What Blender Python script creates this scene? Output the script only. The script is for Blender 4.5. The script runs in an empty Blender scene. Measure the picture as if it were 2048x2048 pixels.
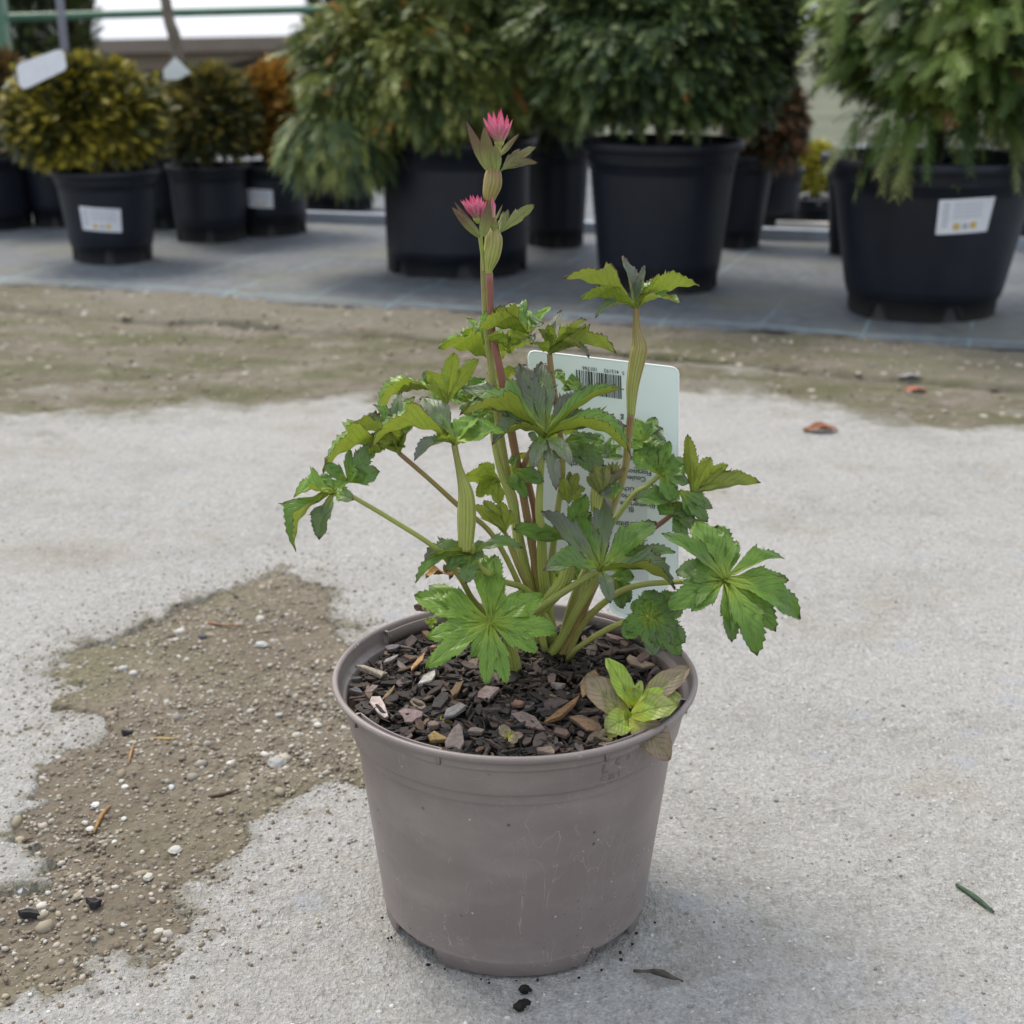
import bpy, math, random
import numpy as np
from mathutils import Vector, Matrix

# ---------------------------------------------------------------- camera, sky, sun
FPX, CX, CAMH, PITCH = 2800.0, 1024.0, 0.452, math.radians(18.8)
sc = bpy.context.scene
col = sc.collection
cam_d = bpy.data.cameras.new('camera')
cam = bpy.data.objects.new('camera', cam_d); col.objects.link(cam)
cam.location = (0, 0, CAMH); cam.rotation_euler = (math.pi/2 - PITCH, 0, 0)
cam_d.sensor_width = 36; cam_d.lens = 36*FPX/2048
cam_d.clip_start = 0.02; cam_d.clip_end = 2000
cam_d.dof.use_dof = True; cam_d.dof.focus_distance = 0.71; cam_d.dof.aperture_fstop = 12.5
sc.camera = cam

SUN_EL, SUN_AZ = math.radians(58), math.radians(-40)      # azimuth from +Y towards +X
w = bpy.data.worlds.new('World'); sc.world = w; w.use_nodes = True
nt = w.node_tree; nt.nodes.clear()
out = nt.nodes.new('ShaderNodeOutputWorld'); bg = nt.nodes.new('ShaderNodeBackground')
sky = nt.nodes.new('ShaderNodeTexSky'); sky.sky_type = 'NISHITA'; sky.sun_disc = False
sky.sun_elevation = SUN_EL; sky.sun_rotation = SUN_AZ; sky.dust_density = 4.0; sky.air_density = 1.0
hs = nt.nodes.new('ShaderNodeMix'); hs.data_type = 'RGBA'; hs.inputs['Factor'].default_value = 0.72
hs.inputs['B'].default_value = (4.7, 4.95, 5.4, 1)        # even cloud cover over the blue
nt.links.new(sky.outputs[0], hs.inputs['A']); nt.links.new(hs.outputs['Result'], bg.inputs[0])
bg.inputs[1].default_value = 0.145
nt.links.new(bg.outputs[0], out.inputs[0])
sun_d = bpy.data.lights.new('sun', 'SUN'); sun_d.energy = 1.5; sun_d.angle = math.radians(24); sun_d.color = (1, .925, .82)
sun = bpy.data.objects.new('sun', sun_d); col.objects.link(sun)
sd = Vector((math.sin(SUN_AZ)*math.cos(SUN_EL), math.cos(SUN_AZ)*math.cos(SUN_EL), math.sin(SUN_EL)))
sun.rotation_euler = sd.to_track_quat('Z', 'Y').to_euler(); sun.location = (0, 0, 5)
sc.view_settings.view_transform = 'Standard'; sc.view_settings.look = 'None'
sc.view_settings.exposure = 0.93; sc.view_settings.gamma = 1.0; sc.view_settings.use_curve_mapping = False

R = random.Random(11); NR = np.random.RandomState(7)
CP, SP = math.cos(PITCH), math.sin(PITCH)
def ray(px, py):
    u, v = (px-CX)/FPX, (CX-py)/FPX
    return Vector((u, CP + v*SP, -SP + v*CP))
def at(px, py, Y):
    d = ray(px, py); return Vector((0, 0, CAMH)) + d*(Y/d.y)
def on(px, py, z=0.0):
    d = ray(px, py); return Vector((0, 0, CAMH)) + d*((z-CAMH)/d.z)
def pxm(p):                                              # metres per measured pixel at a world point
    return (p.y*CP + (CAMH-p.z)*SP)/FPX
CR = {'D': (880, 200, 4.39), 'E': (550, 580, 3.716), 'F': (950, 580, 4.293), 'G': (950, 950, 2.76),
      'H': (780, 950, 4.293), 'J': (640, 1180, 4.83), 'K': (1000, 1180, 4.6), 'Z': (0, 1050, 2.76),
      'Y': (0, 1500, 2.76), 'I': (1300, 500, 2.583), 'W': (700, 1580, 2.76), 'A': (0, 0, 2.76),
      'C': (1300, 0, 2.583), 'B': (600, 0, 2.76), 'P': (0, 0, 1.0), 'X': (1300, 1400, 2.583)}
def cv(c, x, y):
    a, b, s = CR[c]; return a + x/s, b + y/s

# ---------------------------------------------------------------- noise and mesh helpers
def vnoise(x, y, seed=0):
    xi = np.floor(x).astype(np.int64); yi = np.floor(y).astype(np.int64)
    fx = x-xi; fy = y-yi; fx = fx*fx*(3-2*fx); fy = fy*fy*(3-2*fy)
    def h(a, b):
        n = (a*374761393 + b*668265263 + seed*974634777) & 0xffffffff
        n = ((n ^ (n >> 13))*1274126177) & 0xffffffff
        return ((n ^ (n >> 16)) & 0xffff)/32767.5 - 1
    a = h(xi, yi); b = h(xi+1, yi); c = h(xi, yi+1); d = h(xi+1, yi+1)
    return (a*(1-fx)+b*fx)*(1-fy) + (c*(1-fx)+d*fx)*fy
def fbm(x, y, octv=4, seed=0, gain=.5):
    s = 0; a = 1.0; f = 1.0
    for i in range(octv):
        s = s + a*vnoise(x*f+i*17.3, y*f-i*9.1, seed+i); a *= gain; f *= 2.03
    return s
def sstep(a, b, x):
    t = np.clip((x-a)/(b-a), 0, 1); return t*t*(3-2*t)

def mesh_np(name, V, F, attrs=None, smooth=True):
    V = np.asarray(V, dtype=np.float32); F = np.asarray(F, dtype=np.int32)
    me = bpy.data.meshes.new(name); k = F.shape[1]
    me.vertices.add(len(V)); me.vertices.foreach_set('co', V.ravel())
    me.loops.add(F.size); me.loops.foreach_set('vertex_index', F.ravel())
    me.polygons.add(len(F)); me.polygons.foreach_set('loop_start', np.arange(0, F.size, k, dtype=np.int32))
    me.polygons.foreach_set('loop_total', np.full(len(F), k, dtype=np.int32))
    if smooth: me.polygons.foreach_set('use_smooth', np.ones(len(F), dtype=bool))
    for an, arr in (attrs or {}).items():
        a = me.attributes.new(an, 'FLOAT_COLOR', 'POINT')
        arr = np.asarray(arr, dtype=np.float32)
        if arr.shape[1] == 3: arr = np.hstack([arr, np.ones((len(arr), 1), np.float32)])
        a.data.foreach_set('color', arr.ravel())
    me.update(calc_edges=True); me.validate(); return me
class MB:
    def __init__(s): s.v = []; s.f = []; s.a = []
    def add(s, vs, fs, ats=None):
        o = len(s.v); s.v += [tuple(v) for v in vs]; s.f += [tuple(i+o for i in f) for f in fs]
        s.a += [tuple(a) for a in (ats if ats is not None else [(0, 0, 0, 1)]*len(vs))]
    def build(s, name, mat, parent=None, smooth=True):
        me = bpy.data.meshes.new(name); me.from_pydata(s.v, [], s.f)
        if smooth: me.polygons.foreach_set('use_smooth', [True]*len(me.polygons))
        a = me.attributes.new('at', 'FLOAT_COLOR', 'POINT')
        a.data.foreach_set('color', np.array(s.a, dtype=np.float32).ravel())
        me.update(); return link(name, me, mat, parent)
def link(name, me, mat, parent=None):
    me.materials.clear(); me.materials.append(mat)
    o = bpy.data.objects.new(name, me); col.objects.link(o)
    if parent is not None:
        o.parent = parent; o.matrix_parent_inverse = Matrix.Translation(-parent.location) if parent.parent is None else parent_inv(parent)
    return o
def parent_inv(p):
    # meshes are built in world coordinates; roots carry only a location
    r = p
    while r.parent is not None: r = r.parent
    return Matrix.Identity(4)
def tag(o, label=None, cat=None, group=None, kind=None):
    if label: o['label'] = label
    if cat: o['category'] = cat
    if group: o['group'] = group
    if kind: o['kind'] = kind
    return o
def thing(name, loc, label, cat, group=None):
    o = bpy.data.objects.new(name, None); col.objects.link(o); o.location = loc; o.empty_display_size = .02
    return tag(o, label, cat, group)
def box(mb, c, s, rot=0, at4=(0, 0, 0, 1)):
    cx, cy, cz = c; sx, sy, sz = s[0]/2, s[1]/2, s[2]/2; vs = []
    for x, y, z in ((-1,-1,-1),(1,-1,-1),(1,1,-1),(-1,1,-1),(-1,-1,1),(1,-1,1),(1,1,1),(-1,1,1)):
        a, b = x*sx, y*sy
        vs.append((cx+a*math.cos(rot)-b*math.sin(rot), cy+a*math.sin(rot)+b*math.cos(rot), cz+z*sz))
    mb.add(vs, [(0,3,2,1),(4,5,6,7),(0,1,5,4),(1,2,6,5),(2,3,7,6),(3,0,4,7)], [at4]*8)
def catmull(P, n=6):
    Q = [P[0]*2-P[1]] + list(P) + [P[-1]*2-P[-2]]; o = []
    for i in range(1, len(Q)-2):
        for k in range(n):
            t = k/n; a, b, c, d = Q[i-1], Q[i], Q[i+1], Q[i+2]
            o.append(.5*((2*b)+(c-a)*t+(2*a-5*b+4*c-d)*t*t+(3*b-a-3*c+d)*t**3))
    o.append(P[-1].copy()); return o
def tube(mb, pts, radii, seg=10, n=6, tint=(0, 0), sub=True, ridge=0):
    """at = (angle, t, tint, 1)"""
    P = [Vector((*p, r)) for p, r in zip(pts, radii)]
    S = catmull(P, n) if sub and len(P) > 1 else P
    vs = []; fs = []; ats = []; N = len(S); up = Vector((.3, -1, .2)).normalized()
    for i, q in enumerate(S):
        c = Vector(q[:3]); r = max(q[3], 1e-5)
        a = Vector(S[max(i-1, 0)][:3]); b = Vector(S[min(i+1, N-1)][:3]); T = (b-a).normalized()
        X = T.cross(up)
        if X.length < 1e-3: X = T.cross(Vector((1, 0, 0)))
        X.normalize(); Y = X.cross(T)
        for k in range(seg):
            an = 2*math.pi*k/seg; rr = r*(1 + ridge*(.5 if k % 2 else -.5))
            vs.append(c + X*rr*math.cos(an) + Y*rr*math.sin(an)); ats.append((k/seg, i/(N-1), tint[0]+(tint[1]-tint[0])*i/(N-1), 1))
    for i in range(N-1):
        for k in range(seg):
            k2 = (k+1) % seg; fs.append((i*seg+k, i*seg+k2, (i+1)*seg+k2, (i+1)*seg+k))
    fs.append(tuple(range(seg))[::-1]); fs.append(tuple((N-1)*seg+k for k in range(seg)))
    mb.add(vs, fs, ats)

# ---------------------------------------------------------------- material helpers
class NB:
    def __init__(s, name):
        s.m = bpy.data.materials.new(name); s.m.use_nodes = True; s.t = s.m.node_tree; s.t.nodes.clear()
        s.out = s.n('ShaderNodeOutputMaterial'); s.p = s.n('ShaderNodeBsdfPrincipled')
        s.l(s.p.outputs[0], s.out.inputs[0])
    def n(s, k, **kw):
        nd = s.t.nodes.new(k)
        for a, b in kw.items():
            if hasattr(nd, a): setattr(nd, a, b)
            else: s.set(nd, a, b)
        return nd
    def set(s, nd, k, v):
        if hasattr(v, 'is_linked') or isinstance(v, bpy.types.NodeSocket): s.l(v, nd.inputs[k])
        else: nd.inputs[k].default_value = v
    def l(s, a, b): s.t.links.new(a, b)
    def obj(s): return s.n('ShaderNodeTexCoord').outputs['Object']
    def mp(s, v, scale=(1,1,1), rot=(0,0,0), loc=(0,0,0)):
        m = s.n('ShaderNodeMapping'); s.l(v, m.inputs[0]); m.inputs['Scale'].default_value = scale
        m.inputs['Rotation'].default_value = rot; m.inputs['Location'].default_value = loc; return m.outputs[0]
    def noise(s, v, sc, det=4, rough=.55, dist=0):
        n = s.n('ShaderNodeTexNoise'); s.l(v, n.inputs['Vector']); n.inputs['Scale'].default_value = sc
        n.inputs['Detail'].default_value = det; n.inputs['Roughness'].default_value = rough; n.inputs['Distortion'].default_value = dist
        return n.outputs['Fac']
    def voro(s, v, sc, feat='F1', out='Distance', rnd=1):
        n = s.n('ShaderNodeTexVoronoi'); n.feature = feat; s.l(v, n.inputs['Vector']); n.inputs['Scale'].default_value = sc
        n.inputs['Randomness'].default_value = rnd; return n.outputs[out]
    def math(s, op, a, b=0.0, c=0.0, clamp=False):
        n = s.n('ShaderNodeMath'); n.operation = op; n.use_clamp = clamp
        for i, v in enumerate((a, b, c)):
            if isinstance(v, (int, float)): n.inputs[i].default_value = v
            else: s.l(v, n.inputs[i])
        return n.outputs[0]
    def map(s, v, a, b, c=0, d=1, smooth=False):
        n = s.n('ShaderNodeMapRange'); s.l(v, n.inputs[0])
        if smooth: n.interpolation_type = 'SMOOTHSTEP'
        for i, x in enumerate((a, b, c, d)): n.inputs[i+1].default_value = x
        return n.outputs[0]
    def mix(s, f, a, b, bt='MIX'):
        n = s.n('ShaderNodeMix'); n.data_type = 'RGBA'; n.blend_type = bt
        for k, v in (('Factor', f), ('A', a), ('B', b)):
            if isinstance(v, (int, float)): n.inputs[k].default_value = v
            elif isinstance(v, tuple): n.inputs[k].default_value = (*v, 1) if len(v) == 3 else v
            else: s.l(v, n.inputs[k])
        return n.outputs['Result']
    def attr(s, name):
        n = s.n('ShaderNodeAttribute'); n.attribute_name = name; return n.outputs['Color']
    def sep(s, c):
        n = s.n('ShaderNodeSeparateColor'); s.l(c, n.inputs[0]); return n.outputs
    def bump(s, h, strength=.5, dist=.001, normal=None):
        n = s.n('ShaderNodeBump'); s.l(h, n.inputs['Height']); n.inputs['Strength'].default_value = strength
        n.inputs['Distance'].default_value = dist
        if normal: s.l(normal, n.inputs['Normal'])
        return n.outputs[0]
    def fin(s, colr=None, rough=.6, normal=None, spec=.5):
        if colr is not None:
            if isinstance(colr, tuple): s.p.inputs['Base Color'].default_value = (*colr, 1)
            else: s.l(colr, s.p.inputs['Base Color'])
        if isinstance(rough, (int, float)): s.p.inputs['Roughness'].default_value = rough
        else: s.l(rough, s.p.inputs['Roughness'])
        s.p.inputs['Specular IOR Level'].default_value = spec
        if normal: s.l(normal, s.p.inputs['Normal'])
        return s.m

def m_plain(name, c, rough=.6, var=.15, sc=40, spec=.5, bump=0):
    b = NB(name); o = b.obj(); n = b.noise(o, sc, 5)
    cc = b.mix(b.map(n, .3, .7), tuple(x*(1-var) for x in c), tuple(min(1, x*(1+var)) for x in c))
    return b.fin(cc, rough, b.bump(n, .4, bump) if bump else None, spec)

# concrete
b = NB('concrete'); o = b.obj()
big = b.noise(o, 3.5, 5, .6); mid = b.noise(o, 45, 5, .65); fine = b.noise(o, 420, 4, .7); grit = b.voro(o, 330)
st = b.noise(b.mp(o, (300, 140, 300), (0, 0, .7)), 1.0, 4, .65)
m2 = b.noise(o, 150, 4, .6)
c = b.mix(b.map(big, .35, .65), (.42, .402, .365), (.53, .512, .472))
c = b.mix(b.map(mid, .38, .62), c, (.52, .51, .485), 'MIX')
bg2 = b.noise(b.mp(o, loc=(11, 2, 0)), 11, 5, .62); c = b.mix(b.map(bg2, .50, .70, 0, .45), c, (.30, .285, .25))
c = b.mix(b.map(mid, .50, .78, 0, .35), c, (.36, .345, .31))
c = b.mix(b.map(m2, .30, .48, .5, 0), c, (.30, .29, .265))
c = b.mix(b.map(m2, .54, .70, 0, .5), c, (.66, .655, .635))
c = b.mix(b.map(fine, .30, .48, .6, 0), c, (.235, .225, .205))
c = b.mix(b.map(fine, .54, .70, 0, .7), c, (.78, .775, .755))
c = b.mix(b.map(st, .32, .44, .55, 0), c, (.25, .24, .215))  # streaks, their darks deepened to paint in the shadows of the crinkles
pit = b.voro(o, 48); pn = b.noise(o, 25, 2)
c = b.mix(b.math('MULTIPLY', b.map(pit, .03, .10, 1, 0), b.map(pn, .52, .60)), c, (.13, .12, .105))
sp = b.voro(o, 14); spn = b.noise(o, 60, 3, .7)
c = b.mix(b.math('MULTIPLY', b.map(b.math('ADD', sp, b.map(spn, 0, 1, -.12, .12)), .10, .17, 1, 0), .45), c, (.42, .45, .49))
br = b.noise(b.mp(o, (1, 1, 1), loc=(7, 3, 1)), 6, 5, .6)
c = b.mix(b.map(br, .56, .72, 0, .45), c, (.33, .285, .20))
h = b.math('ADD', b.math('MULTIPLY', fine, 1.0), b.math('MULTIPLY', st, .8)); h = b.math('ADD', h, b.math('MULTIPLY', mid, .9))
sd_, sd2, _ = b.sep(b.attr('edge')); en = b.noise(o, 38, 5, .7)
c = b.mix(b.math('MULTIPLY', b.map(b.math('ADD', sd_, b.map(en, .3, .7, -.35, .35)), .40, .95), .75), c, b.mix(b.map(m2, .4, .6), (.20, .175, .125), (.155, .15, .075)))
M_conc = b.fin(c, .92, b.bump(h, 1.0, .0050), .25)

# dirt
b = NB('dirt'); o = b.obj()
n1 = b.noise(o, 7, 5, .6); n2 = b.noise(o, 160, 5, .7); v1 = b.voro(o, 190); vc = b.sep(b.voro(o, 190, out='Color'))
c = b.mix(b.map(n1, .35, .65), (.155, .132, .098), (.228, .20, .15))
c = b.mix(b.map(n2, .35, .65, 0, .8), c, (.12, .098, .072))
stn = b.math('MULTIPLY', b.map(v1, .18, .36, 1, 0), b.map(vc[0], .62, .70))
c = b.mix(stn, c, b.mix(vc[1], (.29, .245, .175), (.44, .40, .33)))
gm = b.noise(b.mp(o, loc=(3, 5, 0)), 5, 4)
c = b.mix(b.map(gm, .50, .68, 0, .40), c, (.13, .14, .058))
M_dirt = b.fin(c, .95, b.bump(b.math('ADD', n2, b.math('MULTIPLY', b.map(v1, .1, .5, 1, 0), .6)), 1.0, .003), .2)
# mossy strip beside the cloth
b = NB('mossy_dirt'); o = b.obj()
n1 = b.noise(o, 5, 5, .6); n2 = b.noise(o, 90, 5, .7); n3 = b.noise(b.mp(o, (1, 2.4, 1), loc=(2, 9, 0)), 6, 5, .65)
c = b.mix(b.map(n1, .35, .65), (.135, .12, .09), (.235, .212, .172))
c = b.mix(b.map(n2, .38, .66, 0, .75), c, (.12, .10, .07))
c = b.mix(b.map(n3, .42, .60, 0, .8), c, (.095, .10, .045)); n5 = b.noise(b.mp(o, (1, 2, 1), loc=(8, 1, 3)), 16, 5, .7); c = b.mix(b.map(n5, .52, .66, 0, .6), c, (.09, .075, .055)); c = b.mix(b.map(n5, .30, .42, .5, 0), c, (.33, .30, .25))
kk, kb, _ = b.sep(b.attr('edge')); c = b.mix(b.math('MULTIPLY', kb, .55), c, b.mix(b.map(n2, .35, .65), (.17, .155, .12), (.25, .232, .195))); c = b.mix(b.math('MULTIPLY', kk, .85), c, (.03, .032, .018))
vs_ = b.voro(o, 42); vcc = b.sep(b.voro(o, 42, out='Color'))
c = b.mix(b.math('MULTIPLY', b.map(vs_, .16, .28, 1, 0), b.map(vcc[0], .88, .92)), c, (.36, .33, .29))
M_moss = b.fin(c, .95, b.bump(n2, .9, .005), .2)
# weed cloth
b = NB('woven_ground_cloth'); o = b.obj()
n1 = b.noise(o, 4, 6, .62); n2 = b.noise(o, 45, 5, .7); wv = b.n('ShaderNodeTexChecker'); b.l(o, wv.inputs['Vector']); wv.inputs['Scale'].default_value = 320
c = b.mix(b.map(n1, .36, .62), (.060, .070, .082), (.105, .118, .132))
c = b.mix(b.map(n2, .40, .70, 0, .75), c, (.17, .178, .178))
n3 = b.noise(b.mp(o, (1, 1.8, 1), loc=(4, 1, 0)), 3.2, 5, .6)
c = b.mix(b.map(n3, .52, .66, 0, .62), c, (.135, .133, .085))
n4 = b.noise(b.mp(o, loc=(1, 1, 8)), 14, 4); c = b.mix(b.map(n4, .62, .70, 0, .5), c, (.05, .053, .055))
c = b.mix(b.math('MULTIPLY', wv.outputs['Fac'], .10), c, (.2, .2, .2))
xyz = b.n('ShaderNodeSeparateXYZ'); b.l(o, xyz.inputs[0])
gx = b.math('ABSOLUTE', b.math('SUBTRACT', b.math('FRACT', b.math('DIVIDE', b.math('ADD', xyz.outputs[0], .04), .162)), .5))
lx = b.math('MULTIPLY', b.map(gx, .010, .024, 1, 0), b.map(b.noise(o, 5, 2), .42, .56))
ly = b.map(b.math('ABSOLUTE', b.math('SUBTRACT', xyz.outputs[1], .028)), .002, .006, 1, 0)
ly2 = b.map(b.math('ABSOLUTE', b.math('SUBTRACT', b.math('FRACT', b.math('DIVIDE', xyz.outputs[1], .33)), .5)), .006, .014, .5, 0)
c = b.mix(b.math('MULTIPLY', b.math('MAXIMUM', b.math('MAXIMUM', lx, ly), b.math('MULTIPLY', ly2, .6)), .5, clamp=True), c, (.20, .34, .36))
M_cloth = b.fin(c, .72, b.bump(n2, .5, .002), .4)

def attr_mat(name, an='col', rough=.6, spec=.4, bumps=None, transl=0, noise_sc=0):
    b = NB(name); c = b.attr(an)
    nrm = None
    if bumps: n = b.noise(b.obj(), bumps[0], 5, .65); nrm = b.bump(n, 1, bumps[1]); c = b.mix(b.map(n, .3, .7, .55, 0), c, (.01, .009, .008))
    m = b.fin(c, rough, nrm, spec)
    if transl:
        tr = b.n('ShaderNodeBsdfTranslucent'); b.l(c, tr.inputs[0]); mx = b.n('ShaderNodeMixShader'); mx.inputs[0].default_value = transl
        b.l(b.p.outputs[0], mx.inputs[1]); b.l(tr.outputs[0], mx.inputs[2]); b.l(mx.outputs[0], b.out.inputs[0])
    return m
M_needle = attr_mat('conifer_needles', rough=.5, spec=.35, transl=.15)
M_bark = attr_mat('bark_chips', 'at', rough=.72, spec=.35, bumps=(420, .0010))
M_stone = attr_mat('pebbles', 'at', rough=.85, spec=.25)

# leaf: at = (s*.5+.5, t, edge, tint)
def leaf_mat(name, top0, top1, top2, under, under2=None, margin=(.095, .032, .034), transl=.22, rough=.38, heart=None, stripes=False):
    b = NB(name); r, g, e = b.sep(b.attr('at')); al = b.n('ShaderNodeAttribute'); al.attribute_name = 'at'; tint = al.outputs['Alpha']
    o = b.obj(); nz = b.noise(o, 160, 4, .6); nb = b.noise(o, 45, 3, .6)
    tn = b.math('ADD', tint, b.math('ADD', b.map(nb, .3, .7, -.22, .22), b.map(g, .2, 1.0, -.10, .16)), clamp=True)
    c = b.mix(b.map(tn, 0, .5), top0, top1); c = b.mix(b.map(tn, .5, 1.0), c, top2)
    c = b.mix(b.map(g, 0.0, .38, .75, 0), c, heart or (top0[0]*2.1, top0[1]*1.45, top0[2]*1.1))      # pale heart of the leaf
    s = b.math('ABSOLUTE', b.math('SUBTRACT', r, .5))                    # 0 midrib .. .5 margin
    mid = b.map(s, .0, .045, 1, 0)
    ph = b.math('SUBTRACT', b.math('MULTIPLY', g, 7.5), b.math('MULTIPLY', s, 5.5))
    sv = b.map(b.math('ABSOLUTE', b.math('SUBTRACT', b.math('FRACT', ph), .5)), .0, .10, 1, 0)
    net = b.voro(o, 420, 'DISTANCE_TO_EDGE')
    if stripes: sv = b.map(b.math('ABSOLUTE', b.math('SUBTRACT', b.math('FRACT', b.math('MULTIPLY', r, 4)), .5)), .0, .18, 1, 0)
    vein = b.math('MAXIMUM', mid, b.math('MULTIPLY', sv, .55))
    c = b.mix(b.math('MULTIPLY', vein, .38), c, (top0[0]*.45, top0[1]*.55, top0[2]*.5))
    c = b.mix(b.math('MULTIPLY', mid, .5), c, (.50, .03, .10) if stripes else (.26, .36, .12))
    c = b.mix(b.map(nz, .35, .7, 0, .28), c, (top1[0]*.6, top1[1]*.6, top1[2]*.6))
    under2 = under2 or tuple(x*.72 for x in under)
    u = b.mix(tn, under, under2); u = b.mix(b.map(nz, .3, .7, 0, .2), u, tuple(x*.6 for x in under))
    if heart or stripes or name == 'bract': u = b.mix(b.map(g, .12, .5, .8, 0), u, heart or under)
    u = b.mix(b.math('MULTIPLY', vein, .6), u, tuple(x*.55 for x in under))
    u = b.mix(b.math('MULTIPLY', b.map(net, 0, .09, 1, 0), .4), u, tuple(x*.6 for x in under))
    geo = b.n('ShaderNodeNewGeometry')
    c = b.mix(geo.outputs['Backfacing'], c, u)
    eg = b.math('ADD', e, b.map(nz, .3, .7, -.25, .25)); emask = b.map(eg, .58, .85)
    c = b.mix(b.math('MULTIPLY', emask, b.map(tint, 0, .35, .25, .85)), c, margin)
    hh = b.math('SUBTRACT', b.math('MULTIPLY', nz, .5), b.math('MULTIPLY', vein, 1.0))
    m = b.fin(c, rough, b.bump(hh, .55, .0011), .45)
    tr = b.n('ShaderNodeBsdfTranslucent'); b.l(c, tr.inputs[0]); mx = b.n('ShaderNodeMixShader'); mx.inputs[0].default_value = transl
    b.l(b.p.outputs[0], mx.inputs[1]); b.l(tr.outputs[0], mx.inputs[2]); b.l(mx.outputs[0], b.out.inputs[0])
    return m
M_leaf = leaf_mat('leaf', (.20, .345, .04), (.12, .235, .032), (.15, .155, .125), (.30, .385, .04), (.20, .215, .05), transl=.3)
M_bract = leaf_mat('bract', (.16, .17, .06), (.13, .085, .07), (.11, .05, .06), (.25, .30, .08), (.115, .036, .05), stripes=False, margin=(.10, .02, .035))
M_petal = leaf_mat('petal', (.80, .14, .27), (.72, .10, .22), (.62, .12, .2), (.80, .24, .36), (.75, .16, .28), margin=(.34, .03, .07), rough=.5, heart=(.55, .50, .26), stripes=True)
M_weedleaf = leaf_mat('weed_leaf', (.27, .40, .03), (.24, .19, .105), (.26, .18, .13), (.30, .38, .08), margin=(.20, .10, .06), transl=.15)
# stems: at=(angle,t,tint)
b = NB('stem'); r, g, e = b.sep(b.attr('at')); st = b.map(b.math('ABSOLUTE', b.math('SUBTRACT', b.math('FRACT', b.math('MULTIPLY', r, 13)), .5)), .0, .5)
nz = b.noise(b.obj(), 60, 3)
c = b.mix(b.map(b.math('ADD', e, b.map(nz, .3, .7, -.15, .15)), 0, 1), (.40, .48, .11), (.27, .10, .07))
c = b.mix(b.math('MULTIPLY', b.map(st, .6, .95), .7), c, b.mix(e, (.20, .16, .05), (.17, .05, .04)))
M_stem = b.fin(c, .42, b.bump(st, .5, .0006), .5)
# pot plastic
b = NB('taupe_plastic'); o = b.obj()
n1 = b.noise(b.mp(o, (30, 30, 6)), 1, 4); n2 = b.noise(o, 420, 3)
c = b.mix(b.map(n1, .3, .7), (.182, .150, .139), (.208, .174, .161))
spk = b.voro(o, 120); spc = b.sep(b.voro(o, 120, out='Color')); zz = b.n('ShaderNodeSeparateXYZ'); b.l(o, zz.inputs[0])
c = b.mix(b.math('MULTIPLY', b.map(spk, .05, .15, 1, 0), b.map(spc[0], .62, .66)), c, (.03, .026, .022))
spk2 = b.voro(o, 300); spc2 = b.sep(b.voro(o, 300, out='Color')); low = b.map(b.math('ADD', zz.outputs[0], b.math('MULTIPLY', zz.outputs[2], -1.2)), -.06, .05)
c = b.mix(b.math('MULTIPLY', b.math('MULTIPLY', b.map(spk2, .1, .25, 1, 0), b.map(spc2[0], .80, .84)), low), c, (.05, .042, .035))
c = b.mix(b.math('MULTIPLY', b.map(spk2, .1, .22, 1, 0), b.map(spc2[1], .965, .975)), c, (.50, .46, .42))
sc1 = b.noise(b.mp(o, (35, 35, 14), (.4, .8, .2)), 1.3, 2, .5, 2.0); scr = b.map(b.math('ABSOLUTE', b.math('SUBTRACT', sc1, .5)), 0, .006, 1, 0)
sm = b.noise(o, 22, 3); c = b.mix(b.math('MULTIPLY', scr, b.map(sm, .44, .58, 0, .6)), c, (.42, .37, .35))
sc3 = b.noise(b.mp(o, (55, 55, 20), (.9, .2, 1.3)), 1.0, 2, .5, 1.2); c = b.mix(b.math('MULTIPLY', b.map(b.math('ABSOLUTE', b.math('SUBTRACT', sc3, .47)), 0, .004, 1, 0), b.map(n1, .48, .6, 0, .3)), c, (.38, .34, .32))
dust = b.noise(b.mp(o, (18, 18, 40)), 1, 4); c = b.mix(b.map(dust, .45, .70, 0, .5), c, (.29, .25, .225))
M_pot = b.fin(c, .38, b.bump(b.math('ADD', n2, b.math('MULTIPLY', n1, .6)), .25, .0006), .45)
b = NB('black_plastic'); o = b.obj(); n1 = b.noise(b.mp(o, (12, 12, 2.5)), 1, 4); n2 = b.noise(o, 9, 4)
c = b.mix(b.map(n1, .3, .7), (.0045, .0065, .012), (.0095, .0125, .021)); c = b.mix(b.map(n2, .5, .75, 0, .25), c, (.03, .033, .038))
zz = b.n('ShaderNodeSeparateXYZ'); b.l(o, zz.inputs[0]); c = b.mix(b.map(b.math('ADD', zz.outputs[2], b.map(n2, .3, .7, -.02, .02)), .0, .05, .5, 0), c, (.075, .07, .055))
M_black = b.fin(c, .46, None, .35)
M_soil = m_plain('potting_soil', (.022, .017, .013), .95, .4, 300, .2, .004)
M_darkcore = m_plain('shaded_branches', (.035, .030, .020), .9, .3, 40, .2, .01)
M_tagp = NB('tag_plastic'); b = M_tagp; o = b.obj(); n = b.noise(o, 30, 2)
c = b.mix(b.map(n, .3, .7), (.74, .83, .77), (.78, .87, .81)); M_tagp = b.fin(c, .32, None, .5)
M_tagg = m_plain('tag_grey_print', (.66, .70, .68), .35, .03, 30)
M_ink = m_plain('ink', (.05, .055, .055), .5, .1); M_ink2 = m_plain('pale_ink', (.70, .80, .77), .4, .02)
M_white = m_plain('sticker_paper', (.66, .68, .72), .5, .05, 60); M_yel = m_plain('sticker_yellow_print', (.55, .38, .08), .5, .1); M_gry = m_plain('sticker_grey_print', (.32, .33, .38), .5, .1)
M_green = m_plain('green_painted_steel', (.055, .14, .085), .4, .15, 20); M_steel = m_plain('grey_steel', (.22, .22, .25), .45, .1)
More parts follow.
